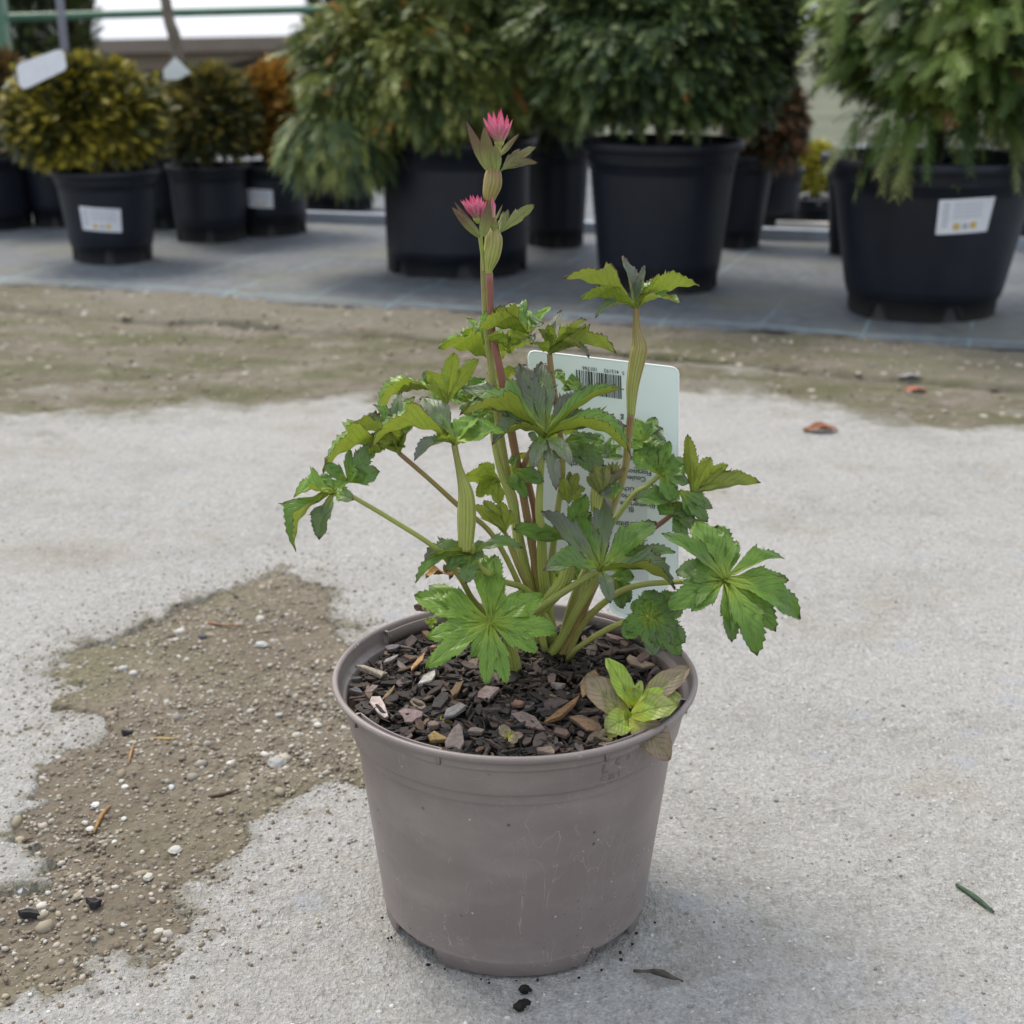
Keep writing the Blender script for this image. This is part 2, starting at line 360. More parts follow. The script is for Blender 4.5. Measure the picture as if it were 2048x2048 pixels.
M_trunk = m_plain('tree_bark', (.13, .105, .08), .9, .35, 60, .3, .006)
M_rail = m_plain('pale_edging_metal', (.30, .33, .38), .4, .2, 8); M_plank = m_plain('cream_board', (.62, .58, .50), .6, .1, 20)
M_roof = m_plain('brown_roofing', (.19, .15, .125), .8, .12, 1.2); M_soffit = m_plain('pinkish_boards', (.25, .19, .16), .7, .1, 2)
M_wall = m_plain('grey_wall', (.13, .12, .115), .8, .1, 2); M_corr = m_plain('tan_sheet_metal', (.26, .22, .145), .6, .1, 2)
M_dead = attr_mat('dead_leaf', 'at', rough=.8, spec=.2, bumps=(300, .0006)); M_crumb = m_plain('dark_soil_crumb', (.02, .017, .015), .95, .4, 300, .2, .002)
M_far = m_plain('field', (.075, .085, .045), .9, .3, .3)

# ---------------------------------------------------------------- ground
def seg_poly(pts): return np.array([(p.x, p.y) for p in pts])
patch_px = [cv('Z', *p) for p in [(1550,265),(1400,310),(1280,350),(1100,390),(1000,470),(850,520),(640,620),(420,640),(360,700),(340,770),
    (250,830),(430,840),(560,890),(400,980),(300,1080),(480,1060),(680,1080),(560,1180),(400,1250),(250,1330)]] + \
    [cv('Y', *p) for p in [(170,130),(200,260),(290,290),(120,410),(60,510),(350,560),(230,680),(240,720),(0,780),(-400,900),(-400,1560),(0,1400),(150,1290),(450,1230),(520,1170),
    (700,1120),(900,1100),(1000,1000),(920,860),(980,760),(1100,730),(1080,650),(1230,560),(1400,420),(1440,320),(1530,270),(1700,250),(1800,180),(1932,120)]] + \
    [(735, 1560), (760, 1430), (735, 1320), (700, 1300)] + [cv('Z', *p) for p in [(1870,660),(1760,600),(1900,530),(1750,430),(1850,380),(1750,320)]]
PATCH = seg_poly([on(*p) for p in patch_px])
def sdf_poly(P, x, y):
    n = len(P); d = np.full(x.shape, 1e9); inside = np.zeros(x.shape, bool)
    for i in range(n):
        a = P[i]; c = P[(i+1) % n]; e = c-a; t = np.clip(((x-a[0])*e[0]+(y-a[1])*e[1])/(e@e+1e-12), 0, 1)
        d = np.minimum(d, (x-a[0]-t*e[0])**2+(y-a[1]-t*e[1])**2)
        cond = ((a[1] > y) != (c[1] > y)) & (x < (c[0]-a[0])*(y-a[1])/(c[1]-a[1]+1e-12)+a[0]); inside ^= cond
    d = np.sqrt(d); return np.where(inside, -d, d)
def line_y(pts):
    q = sorted([(on(*p).x, on(*p).y) for p in pts]); xs = [a for a, _ in q]; ys = [c for _, c in q]
    return lambda x: np.interp(x, xs, ys) 
STRIP = line_y([(-300, 815), (0, 822), (180, 832), (330, 822), (419, 798), (700, 785), (900, 800), (1150, 790), (1358, 768), (1500, 775), (1648, 800), (1726, 826), (2048, 842), (2400, 860)])
KERB = line_y([(-300, 600), (0, 618), (466, 650), (885, 678), (1300, 716), (2048, 778), (2400, 800)])
CL0, CL1 = on(0, 567), on(2048, 701)
CLOTH = lambda x: CL0.y + (CL1.y-CL0.y)*(x-CL0.x)/(CL1.x-CL0.x)
def grid(xs, ys):
    X, Y = np.meshgrid(xs, ys); nx, ny = len(xs), len(ys)
    i = np.arange((nx-1)*(ny-1)); r = i//(nx-1); c = i % (nx-1); a = r*nx+c
    return X, Y, np.stack([a, a+1, a+nx+1, a+nx], 1)
def rel(x, y, f, s, oc=3): return fbm(x*f, y*f, oc, s)
def dirt_sd(x, y):
    jag = .013*fbm(x*34, y*34, 5, 3, .6) + .0045*fbm(x*190, y*190, 3, 8, .7)
    a = sdf_poly(PATCH, x, y) + jag*1.0
    s = STRIP(x) - y + .045*fbm(x*9, y*12, 5, 5) + jag
    return a, s
xs = np.concatenate([-np.geomspace(4.0, .62, 60)[:-1], np.linspace(-.62, .62, 420), np.geomspace(.62, 4.0, 60)[1:]])
ys = np.geomspace(.34, 3.4, 640)
X, Y, F = grid(xs, ys)
A, S = dirt_sd(X, Y); D = np.minimum(A, S)
fade = np.clip(1.6 - Y, .25, 1)
Zc = .0016*rel(X, Y, 14, 21) + fade*(.0009*fbm(X*90, Y*90, 3, 31) + .0007*np.abs(fbm(X*230, Y*230, 2, 33))) + .002*rel(X, Y, 3, 2)
lowpot = np.exp(-((X/.10)**2+((Y-.666)/.10)**2)**2); Zc = Zc*(1-lowpot) - .0012*lowpot
dip = sstep(.0025, -.004, A); dip2 = sstep(.012, -.04, S)
Zc = Zc - .009*dip - .009*dip2 - .004*np.exp(-((Y-STRIP(X)+.0)/.01)**2)*0
EA = np.maximum(np.clip(1-np.maximum(A, 0)/.020, 0, 1)*1.0, np.clip(1-np.maximum(A, 0)/.09, 0, 1)**2*.66); ES = np.maximum(np.clip(1-np.maximum(S, 0)/.10, 0, 1)*.95, np.clip(1-np.maximum(S, 0)/.5, 0, 1)**2*.60); EE = np.maximum(EA, ES).reshape(-1)
o = link('concrete_pavement', mesh_np('concrete_pavement', np.stack([X, Y, Zc], -1).reshape(-1, 3), F, {'edge': np.stack([EE, EE, EE], 1)}), M_conc); tag(o, kind='structure')
Zd = -.0022 + .0030*rel(X, Y, 18, 41) + fade*(.0020*fbm(X*75, Y*75, 4, 43, .6)) - .02*sstep(.0, .03, A)
keep = (A.reshape(-1)[F].min(1) < .03)
def sub_mesh(name, X, Y, Z, F, keep, at_=None):
    F = F[keep]; u, inv = np.unique(F, return_inverse=True); V = np.stack([X, Y, Z], -1).reshape(-1, 3)[u]
    return mesh_np(name, V, inv.reshape(F.shape), None if at_ is None else {'edge': at_.reshape(-1, 3)[u]})
link('dirt_patch', sub_mesh('dirt_patch', X, Y, Zd, F, keep), M_dirt)['kind'] = 'structure'
Zm = -.0035 + .004*rel(X, Y, 9, 51) + .002*fbm(X*60, Y*60, 3, 53) - .02*sstep(.0, .06, S)
kd = Y - KERB(X); Zm = Zm + .004*sstep(-.01, .03, kd) - .012*np.exp(-((kd+.012*fbm(X*6, Y*0, 3, 61))/.012)**2)
KG = np.exp(-((kd+.012*fbm(X*6, Y*0, 3, 61))/.019)**2)*np.clip(.75+.9*fbm(X*4+3, Y*0, 3, 66), 0, 1)
keep = (S.reshape(-1)[F].min(1) < .06); KB = sstep(0, .03, kd)*np.clip(.8+.8*fbm(X*3, Y*4, 3, 77), 0, 1)*(1-.6*sstep(.2, .9, X)); KGB = np.stack([KG, KB, KB], -1)
link('mossy_dirt_strip', sub_mesh('mossy_dirt_strip', X, Y, Zm, F, keep, KGB), M_moss)['kind'] = 'structure'
# weed cloth, its own axis along its edge
ang = math.atan2(CL1.y-CL0.y, CL1.x-CL0.x)
xs2 = np.linspace(-4.5, 4.5, 260); ys2 = np.concatenate([np.linspace(0, .5, 60), np.linspace(.52, 4.2, 60)])
X2, Y2, F2 = grid(xs2, ys2)
edge = .012*fbm(X2*5, X2*0+1, 4, 71); Y2b = Y2 + edge*np.exp(-Y2*8)
Z2 = .0075 + .003*rel(X2, Y2, 6, 73) + .0015*rel(X2, Y2, 25, 75) - .006*np.exp(-Y2*60)
o = link('ground_cloth', mesh_np('ground_cloth', np.stack([X2, Y2b, Z2], -1).reshape(-1, 3), F2), M_cloth); tag(o, kind='structure')
mid = (CL0+CL1)/2; o.location = (mid.x, mid.y, 0); o.rotation_euler = (0, 0, ang)
# far terrain: falls away behind the nursery bed
ysf = np.array([-6, -1, .3, 3, 6.2, 7.5, 9, 12, 16, 24, 60, 160, 500, 1400.]); xsf = np.array([-900, -200, -60, -20, -8, -4, 0, 4, 8, 20, 60, 200, 900.])
X3, Y3, F3 = grid(xsf, ysf); Z3 = -.035 - 3.0*sstep(7, 15, Y3)
o = link('ground', mesh_np('ground', np.stack([X3, Y3, Z3], -1).reshape(-1, 3), F3), M_far); tag(o, kind='structure')

# ---------------------------------------------------------------- stones
def lump(c, r, rng, colr, flat=.6, seg=7, rings=4, rough=.18):
    rough *= 1.25
    vs = []; fs = []; ph = rng.uniform(0, 6.28); ex = rng.uniform(.65, 1)
    ph2 = rng.uniform(0, 6)
    for i in range(rings+1):
        la = math.pi*i/rings - math.pi/2
        for k in range(seg):
            lo = 2*math.pi*k/seg; q = 1 + rng.uniform(-rough, rough) if 0 < i < rings else 1
            x, y, z = math.cos(la)*math.cos(lo)*q, math.cos(la)*math.sin(lo)*ex*q, math.sin(la)*flat
            vs.append((c[0]+r*(x*math.cos(ph)-y*math.sin(ph)), c[1]+r*(x*math.sin(ph)+y*math.cos(ph)), c[2]+r*z))
    for i in range(rings):
        for k in range(seg):
            k2 = (k+1) % seg; fs.append((i*seg+k, i*seg+k2, (i+1)*seg+k2, (i+1)*seg+k))
    return vs, fs, [(*colr, 1)]*len(vs)
def ico_scatter(name, n, sampler, size, palette, mat, zoff, seed):
    rs = np.random.RandomState(seed)
    t = (1+5**.5)/2
    v0 = np.array([(-1,t,0),(1,t,0),(-1,-t,0),(1,-t,0),(0,-1,t),(0,1,t),(0,-1,-t),(0,1,-t),(t,0,-1),(t,0,1),(-t,0,-1),(-t,0,1)])/1.9
    f0 = np.array([(0,11,5),(0,5,1),(0,1,7),(0,7,10),(0,10,11),(1,5,9),(5,11,4),(11,10,2),(10,7,6),(7,1,8),(3,9,4),(3,4,2),(3,2,6),(3,6,8),(3,8,9),(4,9,5),(2,4,11),(6,2,10),(8,6,7),(9,8,1)])
    P = sampler(rs, n); n = len(P); s = size(rs, n); pc = np.array(palette)[rs.randint(0, len(palette), n)]*rs.uniform(.75, 1.2, (n, 1))
    V = v0[None]*rs.uniform(.75, 1.2, (n, 12, 1)); a = rs.uniform(0, 6.28, n); ca, sa = np.cos(a)[:, None], np.sin(a)[:, None]
    sx = V[..., 0]*rs.uniform(.7, 1.3, (n, 1)); sy = V[..., 1]*rs.uniform(.6, 1, (n, 1)); z = V[..., 2]*rs.uniform(.4, .8, (n, 1))
    W = np.stack([(sx*ca-sy*sa)*s[:, None]+P[:, :1], (sx*sa+sy*ca)*s[:, None]+P[:, 1:2], z*s[:, None]+P[:, 2:]+zoff*s[:, None]], -1)
    Fc = (f0[None]+12*np.arange(n)[:, None, None]).reshape(-1, 3)
    me = mesh_np(name, W.reshape(-1, 3), Fc, {'at': np.repeat(pc, 12, 0)}, smooth=False)
    o = link(name, me, mat); o['kind'] = 'stuff'; return o
def interpz(Z):
    def f(x, y):
        i = np.clip(np.searchsorted(xs, x), 1, len(xs)-1); j = np.clip(np.searchsorted(ys, y), 1, len(ys)-1)
        return Z[j, i]
    return f
zD, zM, zC = interpz(Zd), interpz(Zm), interpz(Zc)
def samp_patch(rs, n):
    x = rs.uniform(-.75, -.02, n*4); y = rs.uniform(.5, 1.35, n*4); a, s = dirt_sd(x, y)
    dens = .35 + .65*sstep(-.25, .5, fbm(x*14, y*14, 3, 91)); k = (a < -.002) & (rs.rand(n*4) < dens); x, y = x[k][:n], y[k][:n]
    return np.stack([x, y, zD(x, y)], 1)
pal = [(.30,.26,.19), (.23,.19,.14), (.36,.32,.26), (.16,.13,.10), (.42,.40,.35), (.27,.25,.21)]
ico_scatter('fine_gravel', 15000, samp_patch, lambda rs, n: .0006+.0019*rs.rand(n)**3, pal, M_stone, .15, 5)
ico_scatter('gravel', 420, samp_patch, lambda rs, n: .0022+.0032*rs.rand(n)**2.2, pal+[(.42,.40,.36)], M_stone, .0, 6)
def samp_strip(rs, n):
    x = rs.uniform(-1.6, 1.6, n*4); y = rs.uniform(1.2, 2.9, n*4); a, s = dirt_sd(x, y); k = (s < -.01) & (y < CLOTH(x)); x, y = x[k][:n], y[k][:n]
    return np.stack([x, y, zM(x, y)], 1)
ico_scatter('strip_gravel', 3200, samp_strip, lambda rs, n: .0018+.0042*rs.rand(n)**3, pal[:4]+[(.32,.27,.22)], M_stone, .1, 8)
def samp_conc(rs, n):
    x = rs.uniform(-.8, .8, n*2); y = rs.uniform(.5, 1.5, n*2); a, s = dirt_sd(x, y); k = (a > .006) & (s > .02) & ((x/.08)**2+((y-.666)/.08)**2 > 1); x, y = x[k][:n], y[k][:n]
    return np.stack([x, y, zC(x, y)], 1)
ico_scatter('concrete_grit', 16000, samp_conc, lambda rs, n: .0006+.0012*rs.rand(n)**3, [(.45,.44,.41), (.40,.39,.36), (.50,.49,.46), (.34,.33,.31), (.2,.19,.17)], M_stone, -.05, 9)
def samp_edge(rs, n):
    x = rs.uniform(-.75, .0, n*10); y = rs.uniform(.5, 1.35, n*10); a, s = dirt_sd(x, y); k = (a > -.002) & (rs.rand(n*10) < np.exp(-np.maximum(a, 0)/.022)) & ((x/.078)**2+((y-.666)/.078)**2 > 1); x, y = x[k][:n], y[k][:n]
    return np.stack([x, y, zC(x, y)], 1)
ico_scatter('spilled_grit', 8000, samp_edge, lambda rs, n: .0004+.0013*rs.rand(n)**2.5, pal[:4], M_stone, .2, 12)

stones = [('Z',1525,1300,80,(.36,.36,.34),'large flat grey stone in the dirt patch'), ('Z',1275,1310,36,(.62,.61,.57),'white rough pebble left of the large flat grey stone'),
  ('Z',690,1435,34,(.66,.66,.62),'brightest white pebble in the lower dirt patch above the straw'), ('Z',945,1435,34,(.52,.53,.54),'pale pebble in the middle of the dirt patch'),
  ('Z',670,1400,26,(.5,.48,.42),'cream pebble touching a bright white pebble'), ('Y',530,308,34,(.7,.69,.66),'white oval pebble above the orange straw'),
  ('Y',497,425,30,(.62,.6,.55),'white pebble at the lower end of the orange straw'), ('Y',685,378,26,(.6,.58,.53),'white pebble right of the orange straw'),
  ('Y',632,515,28,(.6,.6,.58),'pale grey pebble below the orange straw'), ('Y',965,550,52,(.5,.49,.44),'long pale stone at the right side of the dirt patch'),
  ('Y',820,715,50,(.52,.49,.41),'cream elongated stone in the lower dirt patch'), ('Y',835,795,22,(.55,.5,.42),'small cream pebble below an elongated stone'),
  ('Y',880,1005,42,(.5,.48,.42),'rough pale stone near the concrete edge'), ('Y',1155,670,62,(.45,.44,.42),'angular grey stone at the concrete edge'),
  ('Y',130,720,110,(.46,.49,.52),'large bluish flat stone at the left edge of the photo'), ('Z',1435,505,44,(.47,.44,.38),'cream stone near the top of the dirt patch'),
  ('Z',1440,670,48,(.46,.46,.44),'pale grey stone in the upper right of the dirt patch'), ('Z',1425,1110,32,(.5,.46,.37),'tan round pebble above the large flat stone'),
  ('Z',1755,1095,34,(.55,.52,.46),'whitish pebble near the pot'), ('Z',970,620,28,(.5,.46,.4),'small pinkish pebble in the upper dirt patch'),
  ('Z',680,790,44,(.48,.47,.44),'pale flat stone at the left edge of the dirt patch'), ('Z',735,810,34,(.5,.49,.46),'pale stone beside a flat stone at the patch edge'),
  ('Z',1750,755,24,(.52,.48,.42),'small cream pebble left of the pot rim'), ('Y',430,820,44,(.33,.28,.2),'brown flat stone near the dark bark pieces'),
  ('Z',1540,1020,30,(.42,.41,.39),'grey pebble in the middle right of the dirt patch')]
for c, x, y, wd, cl, lb in stones:
    p = on(*cv(c, x, y)); p.z = float(zD(p.x, p.y)); cl = tuple(q*.85 for q in cl); r = wd/CR[c][2]*pxm(p)*.74; mb = MB()
    mb.add(*lump((p.x, p.y, p.z+r*.25), r, R, cl, .5, 8, 4, .15)); tag(mb.build('pebble', M_stone, smooth=False), lb, 'stone', 'pebbles lying in the dirt patch')

# ---------------------------------------------------------------- litter on the ground
def curl_leaf(name, p, L, W, rot, colr, label, cat, lift=.01, parent=None):
    mb = MB(); vs = []; ats = []; n, m = 10, 6
    for i in range(n+1):
        t = i/n; hw = W/2*math.sin(math.pi*min(1, t*.95+.03))**.8*(1+.12*math.sin(i*2.3))
        for j in range(m+1):
            s = j/m*2-1; x = (t-.5)*L; y = s*hw; z = lift*(abs(s)**1.7*.5+.5*math.sin(t*3)+.25*math.sin(t*9+s*3))+.0012
            vs.append((p.x+x*math.cos(rot)-y*math.sin(rot), p.y+x*math.sin(rot)+y*math.cos(rot), p.z+z)); k = .8+.35*R.random(); ats.append((colr[0]*k, colr[1]*k, colr[2]*k, 1))
    fs = [(i*(m+1)+j, i*(m+1)+j+1, (i+1)*(m+1)+j+1, (i+1)*(m+1)+j) for i in range(n) for j in range(m)]
    mb.add(vs, fs, ats); return tag(mb.build(name, M_dead, parent), label, cat)
def gnd(c, x, y, f=None):
    p = on(*cv(c, x, y)); p.z = float((f or zC)(p.x, p.y)); return p
curl_leaf('dead_leaf', gnd('I', 880, 945), .042, .024, .1, (.30, .125, .065), 'curled orange brown dead leaf on the concrete right of the pot', 'dead leaf', .007)
curl_leaf('dead_leaf', gnd('I', 1370, 722, zM), .036, .020, .2, (.42, .17, .11), 'flat reddish dead leaf on the mossy strip at the right', 'dead leaf', .004)
curl_leaf('dead_leaf', gnd('I', 1340, 660, zM), .036, .016, .1, (.34, .33, .33), 'grey flat dead leaf above the reddish one on the mossy strip', 'dead leaf', .003)
curl_leaf('dead_leaf', gnd('W', 1700, 1030), .026, .004, -.35, (.13, .11, .09), 'thin dark sliver standing in for a fine crack in the concrete right of the pot foot', 'dead leaf', .003)  # leaf mesh used as a stand-in for a fine crack
q = on(1310, 742); 
def stick(name, c, pts, r, colr, label, cat, f=zC, taper=(.6, 1, .4)):
    P = []
    for x, y in pts:
        p = on(*cv(c, x, y)); p.z = float(f(p.x, p.y)) + r*.9; P.append(p)
    if len(P) == 2: P.insert(1, (P[0]+P[1])/2 + Vector((0, 0, r*.5)))
    mb = MB(); tube(mb, P, [r*taper[min(i, 2)] for i in range(len(P))], 7, 4); mb.a = [(*colr, 1)]*len(mb.v)
    return tag(mb.build(name, M_dead), label, cat)
stick('conifer_needle', 'X', [(1580, 965), (1680, 1030), (1775, 1108)], .0016, (.065, .11, .065), 'single green conifer needle with orange tip on bare concrete', 'needle')
stick('straw', 'Y', [(515, 440), (565, 370), (615, 315)], .0012, (.42, .24, .09), 'orange straw lying diagonally in the dirt patch', 'straw', zD)
stick('straw', 'Z', [(850, 1183), (925, 1188), (990, 1192)], .0012, (.50, .36, .15), 'short yellow straw lying level in the dirt patch', 'straw', zD)
stick('straw', 'Z', [(735, 1215), (722, 1270), (712, 1325)], .0010, (.42, .25, .12), 'upright orange straw left of the yellow one', 'straw', zD)
stick('twig', 'Z', [(1150, 520), (1230, 540), (1350, 552)], .0011, (.36, .20, .12), 'reddish twig in the upper part of the dirt patch', 'twig', zD, (1.3, .8, .5))
stick('twig', 'Z', [(1360, 605), (1450, 580), (1530, 560)], .0010, (.34, .28, .19), 'tan twig right of the reddish twig in the dirt patch', 'twig', zD)
stick('twig', 'Y', [(65, 512), (120, 485), (180, 465)], .0010, (.20, .13, .08), 'thin brown twig at the left edge of the dirt patch', 'twig', zD)
stick('twig', 'Y', [(1215, 655), (1212, 680), (1210, 710)], .0010, (.45, .38, .24), 'short pale splinter at the angular grey stone', 'twig', zD)
stick('twig', 'Y', [(1150, 255), (1240, 245), (1320, 215)], .0012, (.12, .085, .06), 'dark twig beside the stones near the concrete edge', 'twig', zD)

# ---------------------------------------------------------------- chips
def chip(mb, c, L, W, T, rot, tilt, colr, rng, pts=None, roll=0, var=.14):
    n = len(pts) if pts else rng.choice((5, 6, 6, 7)); prof = []; jit = rng.uniform(0, 1)
    for k in range(n):
        if pts: x, y = pts[k]
        else:
            a = 2*math.pi*(k+jit)/n + rng.uniform(-.22, .22); e = 2.8; ca, sa = math.cos(a), math.sin(a)
            r = 1/((abs(ca)**e+abs(sa)**e)**(1/e)); x, y = r*ca, r*sa; q = rng.uniform(1-var*2.0, 1.0+var*.9); x *= q; y *= q
        prof.append((x*L/2, y*W/2))
    M = Matrix.Translation(c) @ Matrix.Rotation(rot, 4, 'Z') @ Matrix.Rotation(tilt, 4, 'Y') @ Matrix.Rotation(roll, 4, 'X')
    vs = []
    for zz, s in ((-T/2, .9), (T*.30, 1.0), (T/2, .93)):
        for x, y in prof: vs.append(M @ Vector((x*s, y*s, zz*rng.uniform(.75, 1.25))))
    vs.append(M @ Vector((0, 0, T/2*rng.uniform(.6, 1.3)))); fs = []
    for l in range(2):
        for k in range(n): k2 = (k+1) % n; fs.append((l*n+k, l*n+k2, (l+1)*n+k2, (l+1)*n+k))
    for k in range(n): fs.append((2*n+k, 2*n+(k+1) % n, 3*n))
    fs.append(tuple(range(n))[::-1])
    ats = []
    for _ in vs: kq = rng.uniform(.72, 1.18); ats.append((colr[0]*kq, colr[1]*kq*.98, colr[2]*kq*.94, 1))
    mb.add(vs, fs, ats)
for c, x, y, L, lb in (('Y', 165, 905, 125, 'largest black bark piece in the lower left dirt'), ('Y', 525, 880, 105, 'black bark piece right of the largest black one'),
                       ('Z', 700, 1150, 60, 'dark clod left of the yellow straw'), ('Z', 1125, 612, 75, 'blue grey chip in the upper dirt patch')):
    p = gnd(c, x, y, zD); k = pxm(p)/2.76; mb = MB(); chip(mb, p+Vector((0, 0, .002)), L*k, L*k*.6, .004, .3, .15, (.03, .028, .032) if 'blue' not in lb else (.12, .12, .14), R, var=.3)
    tag(mb.build('bark_piece', M_bark, smooth=False), lb, 'bark', 'dark bits in the dirt patch')
for lb, pts in (('larger black soil crumb nearest the bottom of the photo', ((945,1205,.0030), (958,1190,.0028), (930,1220,.0030), (975,1180,.0022), (915,1228,.0020))),
                ('smaller black soil crumb just in front of the pot foot', ((965,1110,.0028), (945,1120,.0022), (990,1125,.0018)))):
    vv_ = []; cs = [gnd('W', x, y) for x, y, r in pts]; c0 = sum(cs, Vector())/len(cs); vs, fs, ats = lump((c0.x, c0.y, .0022), 1, R, (.02, .017, .015), .7, 16, 8, .12); rg = random.Random(4)
    for v in vs:
        d = (Vector(v)-Vector((c0.x, c0.y, .0022))).normalized(); best = max((q_.xy-c0.xy).dot(d.xy)+r for q_, (_, _, r) in zip(cs, pts)); rad_ = max(.0010, best)*rg.uniform(.45, 1.1)*.85
        vv_.append((c0.x+d.x*rad_, c0.y+d.y*rad_, .0018+d.z*.0024*rg.uniform(.7, 1.3)))
    mb = MB(); mb.add(vv_, fs, ats); tag(mb.build('soil_crumb', M_crumb), lb, 'soil')
mb = MB()
for i in range(22):
    a = R.uniform(-2.9, -.2); rr = .0735*R.uniform(.99, 1.10); x, y = rr*math.cos(a), .666+rr*math.sin(a)
    if abs(a+1.57) < .6 and R.random() < .5: continue
    mb.add(*lump((x, y, .0008), R.uniform(.0004, .0012), R, (.03, .025, .02), .7, 6, 4, .3))
tag(mb.build('soil_litter', M_crumb), kind='stuff')

# ---------------------------------------------------------------- the taupe pot
PC = Vector((.0015, .666, 0)); pot = thing('flower_pot', PC, 'taupe plastic flower pot standing on pale concrete', 'flower pot')
def lathe_rows(rows, seg, closed=False, att=(0, 0, 0, 1)):
    vs = []; fs = []
    for fn in rows:
        for k in range(seg):
            th = 2*math.pi*k/seg; r, z = fn(th); vs.append((PC.x+r*math.cos(th), PC.y+r*math.sin(th), z))
    for i in range(len(rows)-1):
        for k in range(seg):
            k2 = (k+1) % seg; fs.append((i*seg+k, i*seg+k2, (i+1)*seg+k2, (i+1)*seg+k))
    return vs, fs, [att]*len(vs)
def deg(th): return (math.degrees(th)+540) % 360 - 180
GAPS = [(-126, -150), (-57, -33), (-20, 20), (60, 80), (110, 140), (160, 178)]
def foot(th):                                             # 1 where the base ring is cut away
    d = deg(th)
    for a, c in GAPS:
        lo, hi = min(a, c), max(a, c)
        if lo-3 < d < hi+3: return min(1, (d-lo+3)/3, (hi+3-d)/3)
    return 0
def ridge(th):                                            # where the second step in the collar stands out
    d = deg(th); return 1/(1+math.exp(-(d+122)/1.6)) if d < 0 else 1
rb, rt = .0712, .0842
def body(z): return rb + (rt-rb)*((z-.002)/.111)
c2 = lambda r, z: (lambda th: (r, z))
rows = [lambda th: (rb-.0015, .0004+.0078*foot(th)), lambda th: (rb, .0014+.0074*foot(th)), lambda th: (rb+.0004, max(.0078, .0014+.0074*foot(th))), lambda th: (rb+.0012, .0092), lambda th: (rb+.0011, .0102)]
for z in np.linspace(.012, .1125, 16): rows.append(c2(body(float(z)), float(z)))
rows += [c2(.0858, .1128), c2(.0868, .1134), c2(.0871, .1150), c2(.0893, .127), lambda th: (.0896+.0002*ridge(th), .1284), lambda th: (.0900+.0012*ridge(th), .1292),
         c2(.0912, .1300), c2(.0920, .1335), c2(.0937, .1343), c2(.0948, .1354), c2(.0950, .1368), c2(.0944, .1378), c2(.0934, .1382), c2(.0922, .1378), c2(.0917, .1366),
         c2(.0912, .131), c2(.0905, .1290), c2(.0888, .1282), c2(.0878, .1275), c2(.0872, .120), c2(.085, .108)]
mb = MB(); mb.add(*lathe_rows(rows, 240)); mb.build('pot_wall', M_pot, pot)
mb = MB(); mb.add(*lathe_rows([c2(.0, .0085), c2(rb-.002, .0085), c2(rb-.002, .012), c2(0, .012)], 64)); mb.build('pot_base', M_pot, pot)
def arc_strip(a0, a1, r0, r1, z0, z1, n=40):
    mb = MB(); vs = []; ring = [(r0, z0), (r0, z1), ((r0+r1)/2, z1+.0004), (r1, z1), (r1, z0)]
    for i in range(n+1):
        th = math.radians(a0+(a1-a0)*i/n)
        for r, z in ring: vs.append((PC.x+r*math.cos(th), PC.y+r*math.sin(th), z))
    m = len(ring); fs = [(i*m+j, i*m+(j+1) % m, (i+1)*m+(j+1) % m, (i+1)*m+j) for i in range(n) for j in range(m)]
    fs += [tuple(range(m)), tuple(n*m+j for j in range(m))[::-1]]; mb.add(vs, fs); return mb
for a0, a1 in ((-149, -113), (-62, -20), (100, 143), (30, 70)):
    arc_strip(a0, a1, .0880, .0888, .1278, .1362).build('rim_tab', M_pot, pot)
    for ae in (a0, a1): arc_strip(ae-.5, ae+.5, .0880, .0922, .1292, .1362, 4).build('rim_tab_end', M_pot, pot)
def text_mesh(s, size, font_bold=False):
    cu = bpy.data.curves.new('lettering', 'FONT'); cu.body = s; cu.size = size; cu.resolution_u = 3
    if font_bold: cu.offset = size*.012
    ob = bpy.data.objects.new('lettering', cu); col.objects.link(ob); bpy.context.view_layer.update()
    me = bpy.data.meshes.new_from_object(ob); vs = [v.co.copy() for v in me.vertices]; fs = [tuple(p.vertices) for p in me.polygons]
    bpy.data.objects.remove(ob); bpy.data.meshes.remove(me); return vs, fs
# faint moulded marks on the collar
b = NB('moulded_mark'); M_mark = b.fin((.155, .13, .12), .6)
mb = MB()
for s, size, a, z in (('C 25 T', .0042, -62.5, .1162), ('L', .0085, -62.5, .1205), ('C', .0050, -57.8, .1235), ('.3', .0045, -54, .1245)):
    vs, fs = text_mesh(s, size)
    o2 = []
    for v in vs:
        z_ = z + v.y; r = .0871+(.0893-.0871)*(z_-.115)/.012+.00035; th = math.radians(a)+v.x/r; o2.append((PC.x+r*math.cos(th), PC.y+r*math.sin(th), z_))
    mb.add(o2, fs)
mb.build('moulded_lettering', M_mark, pot, smooth=False)

# soil and mulch
SZ = .1235
def soilz(x, y): return SZ + .0012*math.sin(x*90+1)*math.cos(y*70) + .003*math.exp(-((x-.018)**2+(y-.71)**2)/.0008)
mb = MB(); vs = [(PC.x, PC.y, SZ)]; fs = []; n, m = 26, 96
for i in range(1, n+1):
    for k in range(m):
        r = .0872*i/n; th = 2*math.pi*k/m; x, y = PC.x+r*math.cos(th), PC.y+r*math.sin(th); vs.append((x, y, soilz(x, y)+R.uniform(-.0012, .0012)))
for k in range(m): fs.append((0, 1+k, 1+(k+1) % m))
for i in range(n-1):
    for k in range(m): a = 1+i*m; fs.append((a+k, a+m+k, a+m+(k+1) % m, a+(k+1) % m))
mb.add(vs, fs); tag(mb.build('potting_soil', M_soil), kind='stuff')
CHIPC = [(.020,.016,.014)]*6 + [(.035,.027,.023)]*4 + [(.07,.045,.032), (.12,.085,.06), (.13,.10,.09), (.10,.065,.045), (.16,.13,.12), (.22,.17,.12), (.055,.04,.04)]
mb = MB()
